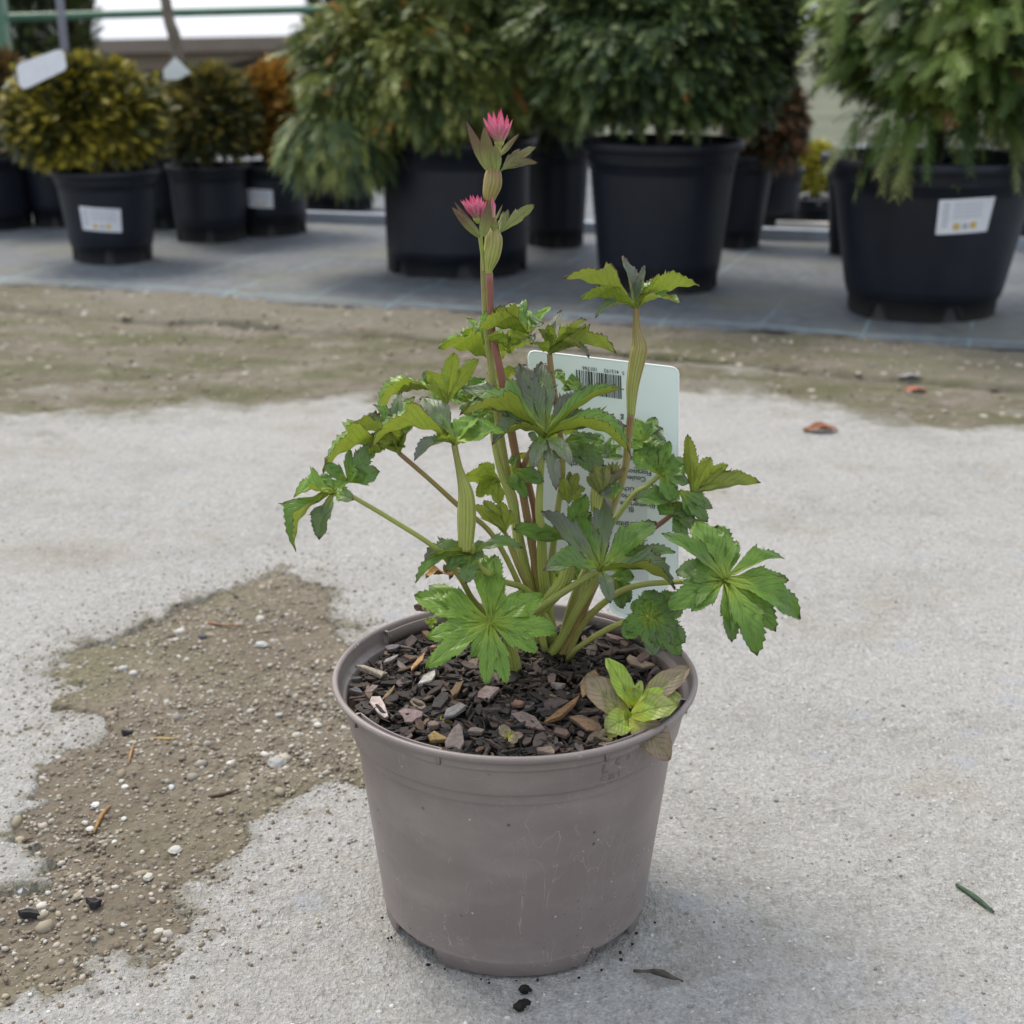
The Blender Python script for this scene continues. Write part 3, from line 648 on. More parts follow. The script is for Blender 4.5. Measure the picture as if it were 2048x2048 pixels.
for i in range(2300):
    r = .0860*math.sqrt(R.random()); th = R.uniform(0, 6.283); x, y = PC.x+r*math.cos(th), PC.y+r*math.sin(th)
    L = R.uniform(.003, .0105)*(1 if R.random() < .75 else 1.45); 
    if r + L/2 > .0868: continue
    W = L*R.uniform(.14, .55); lay = R.random()
    chip(mb, Vector((x, y, soilz(x, y)+.0008+.0042*lay)), L, W, R.uniform(.0008, .0022), R.uniform(0, 3.14), R.gauss(0, .38), R.choice(CHIPC), R, roll=R.gauss(0, .3), var=.2)
CH2 = [(.022,.017,.014), (.04,.028,.022), (.07,.048,.036), (.10,.075,.065), (.05,.04,.038), (.15,.115,.10), (.018,.015,.014), (.09,.055,.036), (.025,.02,.018), (.03,.024,.02)]
for i in range(330):
    r = .0815*math.sqrt(R.random()); th = R.uniform(0, 6.283); x, y = PC.x+r*math.cos(th), PC.y+r*math.sin(th)
    L = R.uniform(.007, .0165); chip(mb, Vector((x, y, soilz(x, y)+.0045+R.uniform(0, .0012))), min(L, 2*(.0868-r)), L*R.uniform(.18, .50), R.uniform(.0010, .0018), R.uniform(0, 3.14), R.gauss(0, .14), R.choice(CH2), R, roll=R.gauss(0, .2), var=.2)
for i in range(260):                                       # fibres
    r = .083*math.sqrt(R.random()); th = R.uniform(0, 6.283); x, y = PC.x+r*math.cos(th), PC.y+r*math.sin(th); L = R.uniform(.006, .014); a = R.uniform(0, 6.28)
    p = Vector((x, y, soilz(x, y)+.0045)); d = Vector((math.cos(a), math.sin(a), R.uniform(-.15, .25)))*L/2
    if ((p+d).xy-PC.xy).length > .086 or ((p-d).xy-PC.xy).length > .086: continue
    k0 = len(mb.v); tube(mb, [p-d, p+Vector((R.uniform(-1, 1), R.uniform(-1, 1), .6))*L*.12, p+d], [.0003]*3, 4, 3)
    cc = R.choice([(.05,.035,.025), (.12,.08,.05), (.03,.022,.018)]); mb.a[k0:] = [(*cc, 1)]*(len(mb.v)-k0)
tag(mb.build('bark_mulch', M_bark, smooth=False), kind='stuff')
hero = [  # crop, x, y, length, width, angle in the picture (deg, counter-clockwise), colour, label
 ('J',520,790,290,85,-20,(.42,.37,.29),'pale cream bark chip at the left of the pot'), ('J',590,1150,215,150,-60,(.50,.42,.40),'pinkish white angular chip near the left rim'),
 ('J',895,1215,190,175,10,(.22,.16,.16),'mauve rounded chip left of the grey heart chip'), ('J',1310,1165,220,110,45,(.25,.24,.24),'grey flat chip with square end in the middle'),
 ('J',1320,960,290,110,70,(.22,.15,.08),'tall brown grained chip below the big leaf'), ('J',1060,850,200,110,55,(.50,.48,.46),'silvery split chip pointing up'),
 ('J',940,700,170,50,50,(.50,.30,.14),'small orange chip left of the big leaf'), ('J',700,670,150,35,35,(.38,.36,.34),'thin silver sliver behind the orange chip'),
 ('J',385,1010,210,75,-75,(.15,.10,.07),'brown stick chip at the left rim'), ('J',620,550,160,90,-15,(.16,.14,.15),'grey mauve chip under the left inner wall'),
 ('J',920,370,150,90,-40,(.22,.12,.08),'reddish brown chip high at the back left'), ('J',1315,1420,200,230,80,(.21,.17,.155),'heart shaped grey brown chip at the front'),
 ('J',1125,1430,160,110,-20,(.30,.21,.07),'yellow brown knobbly chip at the front left'), ('J',1100,1305,160,90,10,(.20,.15,.13),'brown flat chip above the yellow one'),
 ('J',1150,1080,200,120,40,(.045,.04,.042),'black ridged chip in the middle left'), ('J',500,970,140,60,40,(.24,.18,.17),'pinkish chip left of the middle'),
 ('J',650,1020,190,40,55,(.34,.24,.12),'thin yellow stick near the pinkish chip'), ('J',1620,1005,200,140,-10,(.30,.23,.215),'speckled pink chip below the tip of the big leaf'),
 ('K',470,810,90,110,80,(.17,.12,.11),'small oval mauve chip in the middle'), ('K',540,890,120,110,0,(.27,.235,.22),'whitish flaky chip in the middle'),
 ('K',170,1048,140,75,0,(.28,.16,.11),'salmon coloured chip in the middle front'), ('K',240,1190,300,120,-30,(.23,.17,.15),'brown layered chip at the front centre'),
 ('K',470,1050,320,90,22,(.10,.075,.07),'long dark grey chip left of the orange stick'), ('K',580,1115,420,80,38,(.30,.17,.075),'long orange brown stick in front of the tan weed leaf'),
 ('K',800,1235,230,120,-25,(.24,.15,.09),'orange brown chip left of the round weed leaf'), ('K',830,850,260,160,60,(.38,.26,.13),'ragged tan chip behind the tan weed leaf'),
 ('K',1060,440,150,95,-25,(.30,.20,.185),'pink chip beside the stem on the right'), ('K',1275,670,190,100,-25,(.34,.26,.19),'pale curled chip on the right'),
 ('K',900,250,220,90,25,(.055,.05,.052),'dark grey chip behind the stems'), ('K',85,670,90,130,80,(.21,.14,.135),'mauve chip just right of the big leaf tip'),
 ('K',440,1490,160,90,-10,(.27,.21,.165),'cream brown chip touching the front rim'), ('K',590,1315,150,80,-10,(.16,.10,.08),'dull red chip near the front right'),
 ('J',1830,705,100,150,80,(.22,.155,.15),'mauve upright chip beside a stem base'), ('J',1100,560,60,30,30,(.30,.18,.10),'tiny orange splinter under the big leaf'),
 ('K',1600,560,170,110,50,(.18,.11,.10),'dark red chip at the right inner wall'), ('K',1240,460,130,80,-70,(.22,.14,.09),'small tan chip right of the pink chip'),
 ('J',280,980,110,70,-20,(.13,.12,.125),'small grey stone chip against the left wall'), ('J',300,860,110,80,0,(.07,.065,.068),'dark round chip at the left wall'),
 ('J',1505,1370,120,80,-10,(.22,.18,.16),'dull tan chip left of the tiny seedling'), ('J',860,660,140,80,-20,(.14,.085,.06),'dark brown chip behind the orange chip')]
for c, x, y, L, W, an, cl, lb in hero:
    p = on(*cv(c, x, y), SZ+.0065); k = pxm(p)/CR[c][2]; a = math.radians(an)
    dx, dy = math.cos(a), math.sin(a)/.45; f = math.hypot(dx, dy); Lw = L*k*f; wx, wy = -math.sin(a), math.cos(a)/.45; Ww = W*k*math.hypot(wx, wy)*.62
    v = p.xy-PC.xy
    if v.length + Lw*.4 > .086: p.x, p.y = (PC.xy + v.normalized()*(.086-Lw*.4)).x, (PC.xy + v.normalized()*(.086-Lw*.4)).y
    heart = [(1,0),(.6,.5),(.1,.75),(-.55,1),(-1,.75),(-.85,0),(-1,-.7),(-.5,-1),(.1,-.7),(.65,-.45)] if 'heart' in lb else None
    mb = MB(); chip(mb, p, Lw*1.12, max(Ww, .0015)*1.25, .0022, math.atan2(dy, dx), R.uniform(-.08, .08), cl, R, heart, R.uniform(-.2, .2), .24)
    tag(mb.build('bark_chip', M_bark, smooth=False), lb, 'bark chip', 'larger bark chips lying on the mulch in the taupe pot')

# ---------------------------------------------------------------- the plant
CROWN = at(1090, 1300, .712)
plant = thing('flowering_plant', (CROWN.x, CROWN.y, SZ), 'young perennial with lobed toothed leaves and two pink flower heads in the taupe pot', 'plant')
KN_T = [0, .12, .30, .46, .58, .635, .70, .82, .92, 1.0]
KN_W = [.15, .26, .50, .82, 1.0, .72, .76, .66, .40, .02]
def lobe(mb, C, T, wpx, N, bend=0., fold=.35, tint=0., ltype='lobe', droop=0., tw=0., teeth=10, rough=1.0, base=None):
    d = T-C; L = d.length; dn = d.normalized(); N = (N - dn*N.dot(dn))
    if N.length < 1e-4: N = Vector((0, 0, 1))
    N.normalize(); B = dn.cross(N).normalized()             # dn x N; faces wound to look along +N
    vdir = (C+d*.6-Vector((0, 0, CAMH))).normalized(); vis = math.sqrt(max(.05, 1-(B.dot(vdir))**2))
    hw = wpx*pxm(C+d*.5)/2/max(.45, vis)*(1.12 if ltype == 'lobe' else 1)
    if tw: q = Matrix.Rotation(tw, 3, dn); N = q @ N; B = q @ B
    nr = teeth*2+6; S = [-1, -.90, -.62, -.34, -.14, 0, .14, .34, .62, .90, 1]; vs = []; ats = []; ph = R.uniform(0, 6); ns = R.uniform(0, 50)
    ts = [.0, .06, .14] + [ .20+.80*(i/(nr-3)) for i in range(nr-2)]
    for i, t in enumerate(ts):
        if ltype == 'lobe': f = float(np.interp(t, KN_T, KN_W))
        elif ltype == 'lance': f = float(np.interp(t, [0, .15, .38, .6, .8, .93, 1], [.42, .78, 1., .82, .48, .20, .02]))*(1+.05*(i % 2))
        elif ltype == 'oval': f = max(.03, math.sin(math.pi*min(1, .04+t*.955))**.62)
        elif ltype == 'petal': f = .50+.50*math.sin(math.pi*min(1, t*.85)); f *= 1 if t < .55 else max(.02, 1-((t-.55)/.45)**.9)
        tooth = (i % 2 == 0) and t > .26 and ltype in ('lobe',)
        amp = rough*(.065 if ltype == 'lobe' else 0)
        p0 = C + d*t + N*(bend*L*4*t*(1-t)*.5) - N*(droop*L*max(0, t-.45)**2)
        for s in S:
            a = abs(s); ff = f; fw = 0.
            if a == 1 and ltype == 'lobe' and t < .97:
                tj = 1+.5*math.sin(i*3.1+ph+s); ff = f*(1+amp*tj) if tooth else f*(1-amp*1.2); fw = (.017*tj if tooth else -.010)*rough*L
            if ltype == 'lobe' and a >= .8 and .5 < t < .61: fw += .09*L*(a-.5)
            hh = hw*ff*s
            wv = 1 if ltype in ('lobe', 'oval') else .15; z = fold*abs(hh)*1.0 + wv*(hw*.12*math.sin(t*11+ph+a*3)*a + hw*.06*math.sin(a*7+t*23+ns))
            vs.append(p0 + dn*fw + B*hh + N*z)
            e = 1.0 if a == 1 else (.40 if a == .9 else 0); e = max(e, sstep(.90, 1.0, t)*1.0, sstep(.80, 1, t)*a*.9)
            ats.append((s*.5+.5, t, float(e), tint))
    m = len(S); n = len(ts)
    fs = [(i*m+j, i*m+j+1, (i+1)*m+j+1, (i+1)*m+j) for i in range(n-1) for j in range(m-1)]
    # orientation: want face normal along +N
    v0, v1, v3 = vs[5], vs[6], vs[5+m]; nn = (v1-v0).cross(v3-v0)
    if nn.dot(N) < 0: fs = [f[::-1] for f in fs]
    mb.add(vs, fs, ats)
def leaf(name, crop, cx, cy, Y, N, lobes, tint=0., fold=.35, mat=None, bend=.06, droop=.25, parent=None, ltype='lobe', teeth=10):
    """lobes: (x, y, width[, tip depth mm or None[, tint[, bend[, fold]]]]) in measured pixels of the crop"""
    k = CR[crop][2]; C = at(*cv(crop, cx, cy), Y); N = Vector(N).normalized(); mb = MB(); cam0 = Vector((0, 0, CAMH))
    for q in lobes:
        x, y, wd = q[:3]; dy = q[3] if len(q) > 3 else None; tn = q[4] if len(q) > 4 and q[4] is not None else tint
        bn = q[5] if len(q) > 5 and q[5] is not None else bend; fd = q[6] if len(q) > 6 else fold
        px, py = cv(crop, x, y)
        if dy is None:
            r = ray(px, py); den = r.dot(N)
            T = cam0 + r*((C-cam0).dot(N)/den) if abs(den) > .12 else at(px, py, Y)
            lim = math.hypot(px-cv(crop, cx, cy)[0], py-cv(crop, cx, cy)[1])*pxm(C)*1.1 + .003
            if abs(T.y-Y) > lim: T = at(px, py, Y + math.copysign(lim, T.y-Y))
        else: T = at(px, py, Y+dy/1000)
        Cn = C + N*R.uniform(-.0003, .0003); Nl = N
        if fd >= .55 and mat is None: Nl = (N+Vector((0, .42, 0))).normalized(); fd *= 1.3
        lobe(mb, Cn, T, wd/k, Nl, bn, fd, max(0, min(1, tn)), ltype, droop, teeth=teeth)
    return mb.build(name, mat or M_leaf, parent or plant)
def stem(crop_pts, radii, tint=(0., .3), name='stem', parent=None, ridge=.08, seg=12):
    """crop_pts: (crop, x, y, depth); radii in photograph pixels"""
    P = [at(*cv(c, x, y), Y) for c, x, y, Y in crop_pts]; rr = [r*pxm(p) for r, p in zip(radii, P)]
    mb = MB(); tube(mb, P, rr, seg, 7, tint, ridge=ridge); return mb.build(name, M_stem, parent or plant)
UP = (0, -.25, 1); FR = (0, -.72, .70); MIDN = (0, -.5, .86)

# stems, from the crown outwards
stem([('P',1105,1300,.712), ('P',1080,1180,.712), ('P',1050,1010,.71), ('P',1022,860,.705), ('P',1004,760,.70), ('P',984,655,.70), ('P',979,546,.70)], [9, 8.5, 8, 8.5, 8, 6.5, 7], (.5, 1.15))
stem([('P',1085,1300,.716), ('P',1055,1150,.716), ('P',1020,980,.716), ('P',995,830,.712), ('P',976,680,.708), ('P',967,560,.706), ('P',963,490,.706)], [9, 8.5, 8, 7.5, 7, 5.5, 2], (.0, .45))
stem([('P',1120,1300,.71), ('P',1150,1190,.71), ('P',1200,1080,.712), ('P',1246,953,.712), ('P',1256,880,.71), ('P',1262,827,.708)], [9, 8.5, 7.5, 7.5, 7, 7.5], (.1, .85))
stem([('P',1262,829,.708), ('P',1263,805,.708), ('P',1266,766,.708), ('P',1276,712,.708), ('P',1279,690,.708), ('P',1273,655,.708), ('P',1272.6,615,.708)], [7.5, 9, 12, 15.5, 14, 7.5, 5.5], (.22, .62), 'leaf_sheath', ridge=.22, seg=20)
stem([('P',1090,1300,.70), ('P',1062,1190,.696), ('P',1000,1160,.68), ('P',955,1130,.67), ('P',938,1085,.662)], [7, 7, 6, 7, 10], (.1, .2))
stem([('H',650,640,.662), ('H',655,480,.661), ('H',658,330,.66), ('H',650,150,.658), ('E',1370,1330,.656), ('E',1332,1150,.654)], [13, 16, 17.5, 14, 7, 5.5], (.1, .25), 'leaf_sheath', ridge=.2, seg=20)
stem([('P',1085,1290,.71), ('P',1043,1180,.70), ('P',985,1070,.69), ('E',1360,1600,.675), ('E',1140,1400,.668), ('E',925,1215,.66)], [6, 6, 5.5, 5.5, 5, 5], (.1, .75))
stem([('P',1065,1295,.71), ('P',960,1215,.69), ('P',920,1155,.675), ('E',1200,1925,.66), ('E',880,1715,.65), ('E',568,1530,.64)], [6, 6, 6, 5.5, 5, 4.5], (.1, .15))
stem([('P',1090,1300,.705), ('P',1064,1190,.703), ('H',1130,850,.70), ('H',1030,600,.70), ('H',985,490,.70)], [6, 6, 6, 6, 4], (.5, .4))
stem([('P',1075,1295,.712), ('P',1060,1180,.712), ('H',1120,700,.712), ('H',1080,400,.712), ('H',1040,180,.714), ('P',1000,930,.716), ('P',985,850,.72), ('P',988,735,.722)], [12, 12, 11, 10, 11, 9, 6, 4], (.0, .05))
stem([('P',1100,1300,.712), ('P',1069,1180,.72), ('H',1235,560,.722), ('H',1240,330,.722), ('H',1190,80,.72), ('P',1045,940,.71), ('P',1072,880,.69)], [5, 5, 5, 6, 7, 6, 5], (.9, .8))
stem([('P',1110,1300,.712), ('H',1320,900,.706), ('H',1300,500,.70), ('H',1280,300,.70), ('H',1290,50,.70), ('P',1085,900,.695), ('F',600,1275,.680)], [9, 11, 9, 8, 6.5, 6.5, 6], (.0, .25))
stem([('P',1095,1290,.715), ('P',1100,1150,.71), ('H',1440,300,.71), ('P',1125,940,.708), ('P',1118,850,.706), ('F',655,700,.705), ('F',640,552,.705)], [7, 7, 6, 6, 6, 6, 5.5], (.05, .75))
stem([('H',1250,1230,.700), ('H',1360,1080,.696), ('H',1480,940,.69), ('H',1550,780,.685), ('G',610,470,.68)], [8, 13, 14, 12, 7], (.05, .0), ridge=.15, seg=16)
stem([('P',1040,1240,.70), ('H',1190,1210,.69), ('H',1450,1030,.685), ('H',1705,870,.68), ('G',690,535,.676)], [6.5, 7, 7, 7, 5], (.15, .1))
stem([('G',400,1010,.704), ('G',480,900,.698), ('G',560,750,.69), ('G',640,620,.684), ('G',690,540,.676)], [11, 9, 8, 8, 5], (.1, .05))
stem([('G',470,1010,.702), ('G',520,900,.70), ('G',590,770,.698), ('G',660,620,.70), ('P',1215,1125,.71), ('P',1272,1080,.72), ('G',1060,240,.722), ('G',1205,100,.72)], [9, 7.5, 7, 6, 5.5, 5.5, 5, 4.5], (.55, .9))
stem([('G',500,1010,.702), ('G',590,830,.698), ('G',730,690,.692), ('G',870,617,.685), ('G',1060,592,.675), ('G',1365,585,.655)], [8, 7, 6.5, 6, 5.5, 4.5], (.4, .1))
stem([('G',505,1030,.702), ('G',560,960,.690), ('G',700,870,.683), ('G',820,815,.676), ('G',960,778,.67)], [6, 5.5, 6, 6, 4], (.3, .1))
stem([('P',1135,1280,.71), ('P',1190,1110,.722), ('F',1330,1795,.724), ('F',1470,1690,.724), ('F',1585,1590,.722)], [5, 5, 5.5, 5.5, 4.5], (.0, .1))
stem([('H',1075,1700,.690), ('H',1050,1560,.684), ('H',1000,1400,.674), ('H',860,1268,.655)], [14, 14, 8, 4], (.15, .0))
stem([('H',1410,1330,.702), ('H',1330,1200,.698), ('H',1250,1090,.70)], [5, 5, 4], (.05, .0))

# leaves
leaf('leaf', 'E', 1660, 1420, .722, (0,.9,.4), [(1415,1370,130,0), (1490,1525,120,-4), (1655,1590,110,-4), (1520,1290,120,4), (1840,1330,120,6)], .0, .1, droop=.1)
leaf('leaf', 'E', 1635, 540, .722, (-.2,-.3,.9), [(1222,405,150,-4), (1385,290,120,8), (1435,190,80,14), (1560,170,80,16), (1900,380,150,6)], .0, .7)
leaf('leaf', 'E', 1740, 470, .705, (0,.5,.8), [(1590,330,130,-6), (1860,330,150,-6), (1720,360,120,8)], .0, .4)
leaf('leaf', 'E', 1275, 840, .700, (0,.85,.5), [(1150,605,150,-2), (1330,455,140,0), (1505,500,120,4), (1130,590,90,3)], .05, .35)
leaf('leaf', 'E', 1440, 830, .725, FR, [(1340,700,120,6), (1560,650,160,8), (1300,800,100), (1640,780,140), (1430,940,120)], .35, .3)
leaf('leaf', 'E', 1150, 740, .715, (-.2,-.35,.9), [(760,880,120,-6,.1,.30,.7), (1000,720,90,8), (900,760,90,-3,.5), (1110,600,70,4,.8), (1250,860,110,-8)], .15, .6, droop=.5)
leaf('leaf', 'E', 920, 1215, .660, (-.15,-.25,.95), [(345,1300,150,-8,.25,.34,.75), (585,965,160,4,.55,.08,.6), (760,830,110,10,.2), (910,755,110,10,.6,.10,.2), (1000,780,110,12,.3), (1110,880,120,14,.0), (960,1160,60,-4)], .1, .55, droop=.4)
leaf('leaf', 'E', 800, 1180, .655, (0,.7,.6), [(720,1060,150,0), (850,1030,170,2), (960,1060,120,5), (700,1230,110,-3)], .0, .3)
leaf('leaf', 'E', 440, 1515, .640, (-.35,-.6,.75), [(100,1900,110,-12,.35,.30,.75), (300,1830,150,-14,.65,.12,.25), (140,1500,120,-2,.1,.15,.6), (315,1370,140,8,.45), (570,1545,120,-8,.5), (520,1400,120,6,.1)], .35, .35, droop=.5)
leaf('leaf', 'E', 540, 1420, .648, (-.1,-.8,.6), [(745,1130,140,8,.55), (775,1345,160,-2,.5), (555,1180,70,8,.5), (370,1290,110,0,.5), (600,1345,110,-8,.0)], .5, .2, droop=.15)
leaf('leaf', 'E', 1330, 1150, .654, (-.05,-.22,.97), [(705,1110,135,-6,.3,.36,.85), (1095,765,170,18,.75,.15,.3), (1490,925,150,12,.1,.1,.5), (1035,1230,110,-16,.9,.35,.4), (1700,1010,200,10,.45,.1,.3), (1240,1000,110,6,.5), (1180,1110,90,-8,.2)], .3, .6, droop=.35)
leaf('leaf', 'F', 455, 385, .700, (-.1,-.3,.94), [(5,325,130,-8,.3,.12,.9), (150,165,170,6,.55,.1,.6), (285,90,110,14,.3), (445,150,110,16,.05), (650,120,80,12,.0), (575,270,110,-2,.75), (500,430,90,-10,.9)], .35, .45)
leaf('leaf', 'F', 290, 500, .695, (0,.6,.7), [(110,385,120,-2), (465,375,140,-2), (300,400,110,4)], .0, .4)
leaf('leaf', 'F', 640, 550, .705, (.1,.4,.9), [(490,440,130,-6,.2), (565,330,90,4,.6), (640,290,110,0), (720,160,90,12,.9), (930,230,110,10,.55), (925,290,120,2,.3), (1210,500,130,0,.4,.22,.6), (985,540,100,-10,.9,.4,.4)], .25, .35, droop=.3)
leaf('leaf', 'F', 770, 800, .725, FR, [(690,680,100), (900,770,110), (820,860,120), (930,850,90,-5)], .35, .2)
leaf('leaf', 'F', 600, 1265, .680, (0,-.45,.9), [(385,600,230,26,.92,.04,.25), (570,585,220,28,.88,.03,.2), (960,830,190,24,.95,.08,.45), (1245,795,90,14,.3,.1,.9), (1170,1040,120,14,.55,.16,.5), (1300,1120,120,6,.95,.2,.3),
      (1345,1360,130,-10,.35,.36,.85), (-110,1010,150,2,.5,.26,.95), (-90,790,190,14,.85,.1,.3), (700,1680,140,-30,.95,.30,.15), (495,1500,150,-26,.85,.2,.15), (830,1480,150,-26,.85,.2,.2), (150,1280,150,-12,.7,.3,.6)], .7, .4, droop=.3)
leaf('leaf', 'F', 540, 1290, .676, FR, [(460,1230,80,-2,.8), (690,1340,90,-8,.75), (600,1180,60,6,.7)], .8, .1)
leaf('leaf', 'P', 1272.6, 619, .708, (0,.05,1), [(1129,552,34,-4,.5,.16,.6), (1190,631,22,-14,.7,.3,.5), (1160,600,30,-10,.1,.2), (1247,511,20,6,.9,0,.5), (1288,530,18,4,.9,0,.4), (1262,530,22,14,.8), (1397,567,32,-2,.45,.16,.6), (1360,605,24,-14,.6,.3,.5), (1330,560,30,12,.4,.1)], .4, .55, droop=.1)
leaf('leaf', 'F', 1450, 1300, .728, FR, [(1375,1095,110,8,.1), (1550,1085,130,8,.35), (1615,1180,120,4,.55), (1640,1285,110,-2,.5), (1245,1180,100,-4,.0), (1340,1350,110,-6,.0), (1500,1290,100,-8,.55)], .35, .25)
leaf('leaf', 'F', 1585, 1575, .722, FR, [(1365,1365,230,6,.3), (1560,1290,170,10,.4), (1670,1290,110,8,.3), (1850,1480,200,4,.5), (1840,1650,130,-4,.5), (1705,1810,150,-10,.35), (1600,1500,80,-2,.1)], .35, .2)
leaf('leaf', 'I', 215, 1262, .720, (.3,.75,.6), [(195,950,75,-2,.4), (315,1070,95,0,.25), (405,1110,80,6,.3), (490,1155,80,8,.4), (572,1200,85,2,.4,.1,.6), (185,1005,60,4,.5)], .3, .3, droop=.0)
leaf('leaf', 'G', 1130, 85, .718, FR, [(1318,180,70,-2,.5), (1290,258,90,-6,.45), (1215,240,70,-6,.4), (1195,130,50,0,.3), (1080,150,60,-6,.45)], .4, .15)
leaf('leaf', 'G', 1095, 150, .722, FR, [(880,130,110,-8,.45,.25,.4), (1020,215,110,-8,.4), (1075,20,70,6,.4), (1185,225,120,-8,.5), (1160,400,90,-16,.55), (1195,290,100,-12,.5)], .45, .2)
leaf('leaf', 'G', 520, 350, .70, FR, [(215,290,105,-6,.3), (300,340,60,-8,.3), (610,100,120,10,.35), (640,200,90,6,.35)], .35, .2)
leaf('leaf', 'G', 690, 530, .676, (0,-.45,.9), [(715,70,125,30,.85,.02,.3), (380,185,110,12,.9,.1,.4), (560,215,130,20,.4,.05,.3), (1000,240,150,22,.5,.08,.4), (1110,400,90,14,.4,.1,.4), (1018,480,130,6,.35,.1,.45),
      (1112,598,85,-6,.75,.22,.8), (385,505,140,-10,.55,.28,.5), (748,690,95,-24,.95,.22,.3), (660,330,130,24,.4)], .45, .35, droop=.25)
leaf('leaf', 'G', 1375, 580, .655, (.1,-.6,.8), [(1215,235,170,22,.25), (1340,270,170,22,.3), (1450,350,80,20,.45), (1712,440,100,20,.3,.16,.6), (1808,785,165,-4,.35,.30,.4), (1740,570,110,6,.25), (1570,985,165,-26,.25,.22,.3), (1425,915,110,-22,.4), (1672,855,130,-14,.3,.2,.3),
      (1065,738,150,-8,.3,.16,.3), (1195,748,110,-14,.3), (1110,520,140,6,.4,.12,.3), (1040,310,90,10,.5,.2,.5)], .25, .25, droop=.2)
leaf('leaf', 'G', 960, 780, .67, (0,-.75,.65), [(870,695,110), (990,630,150), (1110,650,130), (1150,740,120), (1162,925,140), (1140,1000,110), (1060,970,120), (985,1002,110,None,.55), (815,895,130), (812,850,110)], .5, .12, droop=.12)
leaf('leaf', 'G', 745, 565, .70, FR, [(860,700,110,-6), (820,735,90,-10), (880,560,90,0)], .45, .2)
leaf('leaf', 'G', 560, 570, .73, FR, [(440,500,100,4), (600,520,90,6), (420,560,80,0), (640,600,90,-4)], .45, .2)
leaf('leaf', 'H', 715, 685, .664, (0,-.5,.86), [(285,745,100,-6,.75,.25,.75), (210,885,90,-16,.4,.24,.6), (495,600,120,8,.6), (650,912,190,-16,.6,.12,.15), (480,800,130,-10,.6,.15,.25), (795,700,120,-4,.55), (610,495,70,12,.55), (800,560,100,10,.4), (1132,600,110,0,.65,.40,.5)], .55, .3, droop=.3)
leaf('leaf', 'H', 985, 500, .698, (.0,.8,.45), [(720,258,110,-2,.35), (805,215,120,0,.4), (945,222,130,0,.45), (1038,300,110,3,.45)], .4, .35, droop=0)
leaf('leaf', 'F', 330, 1540, .70, (-.5,-.6,.6), [(590,1640,150,-6,.5,.1,.3), (440,1790,110,-10,.55), (345,1400,90,6,.5), (350,1720,110,-6,.5)], .5, .3)
leaf('leaf', 'F', 780, 1290, .695, FR, [(1112,1500,150,-10,.55), (1010,1560,130,-14,.55), (1060,1270,110,4,.45), (930,1240,90,8,.5), (900,1420,120,-10,.5)], .5, .2)
leaf('leaf', 'F', 1120, 1440, .715, FR, [(1080,1290,80,6,.35), (1180,1260,80,8,.4), (1250,1330,90,6,.35), (1270,1430,60,0,.4), (1060,1380,60)], .4, .3)
leaf('leaf', 'F', 800, 1830, .698, (0,.7,.5), [(745,1610,110,-2,.7), (815,1555,80,4,.9), (880,1570,110,0,.75), (945,1700,110,4,.6), (720,1720,80,4,.6)], .6, .4, droop=0)
leaf('leaf', 'F', 250, 770, .728, (0,.8,.5), [(110,690,130), (340,660,130), (160,880,120), (380,860,120)], .05, .2)
leaf('leaf', 'F', 720, 1180, .722, (0,.8,.5), [(610,1070,120), (810,1060,140), (880,1230,120), (640,1290,110)], .05, .2)
leaf('leaf', 'E', 1560, 870, .722, FR, [(1440,760,120), (1640,740,130), (1420,970,120), (1690,980,130), (1540,1010,110)], .3, .2)
leaf('leaf', 'F', 1000, 1350, .705, FR, [(870,1310,120), (1090,1230,120), (1150,1420,130), (950,1490,120)], .5, .2)
leaf('leaf', 'F', 1520, 1420, .728, FR, [(1390,1240,130), (1640,1290,130), (1690,1490,130), (1470,1540,120), (1560,1180,110)], .3, .2)
leaf('leaf', 'H', 1400, 830, .712, (0,.8,.5), [(1290,740,110), (1420,700,120), (1500,800,110), (1380,960,110)], .1, .2)
leaf('leaf', 'F', 480, 1480, .722, (0,.8,.5), [(380,1400,110), (520,1370,110), (600,1480,110), (440,1600,110)], .1, .2)
# the big fresh leaf in front
leaf('leaf', 'H', 855, 1268, .655, (0,-.66,.75), [(800,650,190), (900,665,200), (960,860,150), (205,1020,235), (330,930,190), (330,1150,150), (300,1650,190,None,None,.10), (310,1385,190), (1003,1785,160,None,None,.10), (825,1790,170,None,None,.12), (700,1560,120), (1442,1330,215), (1272,1512,170), (1320,1025,215), (1150,980,130)], .02, .14, bend=.05, droop=.18, teeth=12)
# young folded bud with bracts right of the centre
bud = stem([('F',1040,1900,.700), ('F',1050,1760,.700), ('F',1090,1640,.700), ('F',1110,1540,.700)], [9, 13, 15, 9], (.1, .35), 'flower_bud', ridge=.2, seg=16)
leaf('bract', 'F', 1085, 1760, .695, (0,.8,.4), [(1010,1480,130,-4,.2), (1125,1500,140,-2,.3), (1295,1530,90,4,.6), (960,1600,100,2,.2), (1220,1570,100,4,.5)], .35, .5, M_bract, droop=-.05, parent=bud)
leaf('petal', 'F', 1190, 1620, .704, (0,.8,.4), [(1140,1470,50,0), (1180,1455,50,-3), (1225,1460,50,0), (1250,1490,45,2)], .1, .4, M_bract, ltype='petal', parent=bud)
leaf('leaf', 'F', 1180, 1800, .690, FR, [(1090,1700,110,6,.9), (1140,1690,90,8,.5), (1240,1640,110,10,.45), (1160,1600,80,12,.5)], .6, .3)

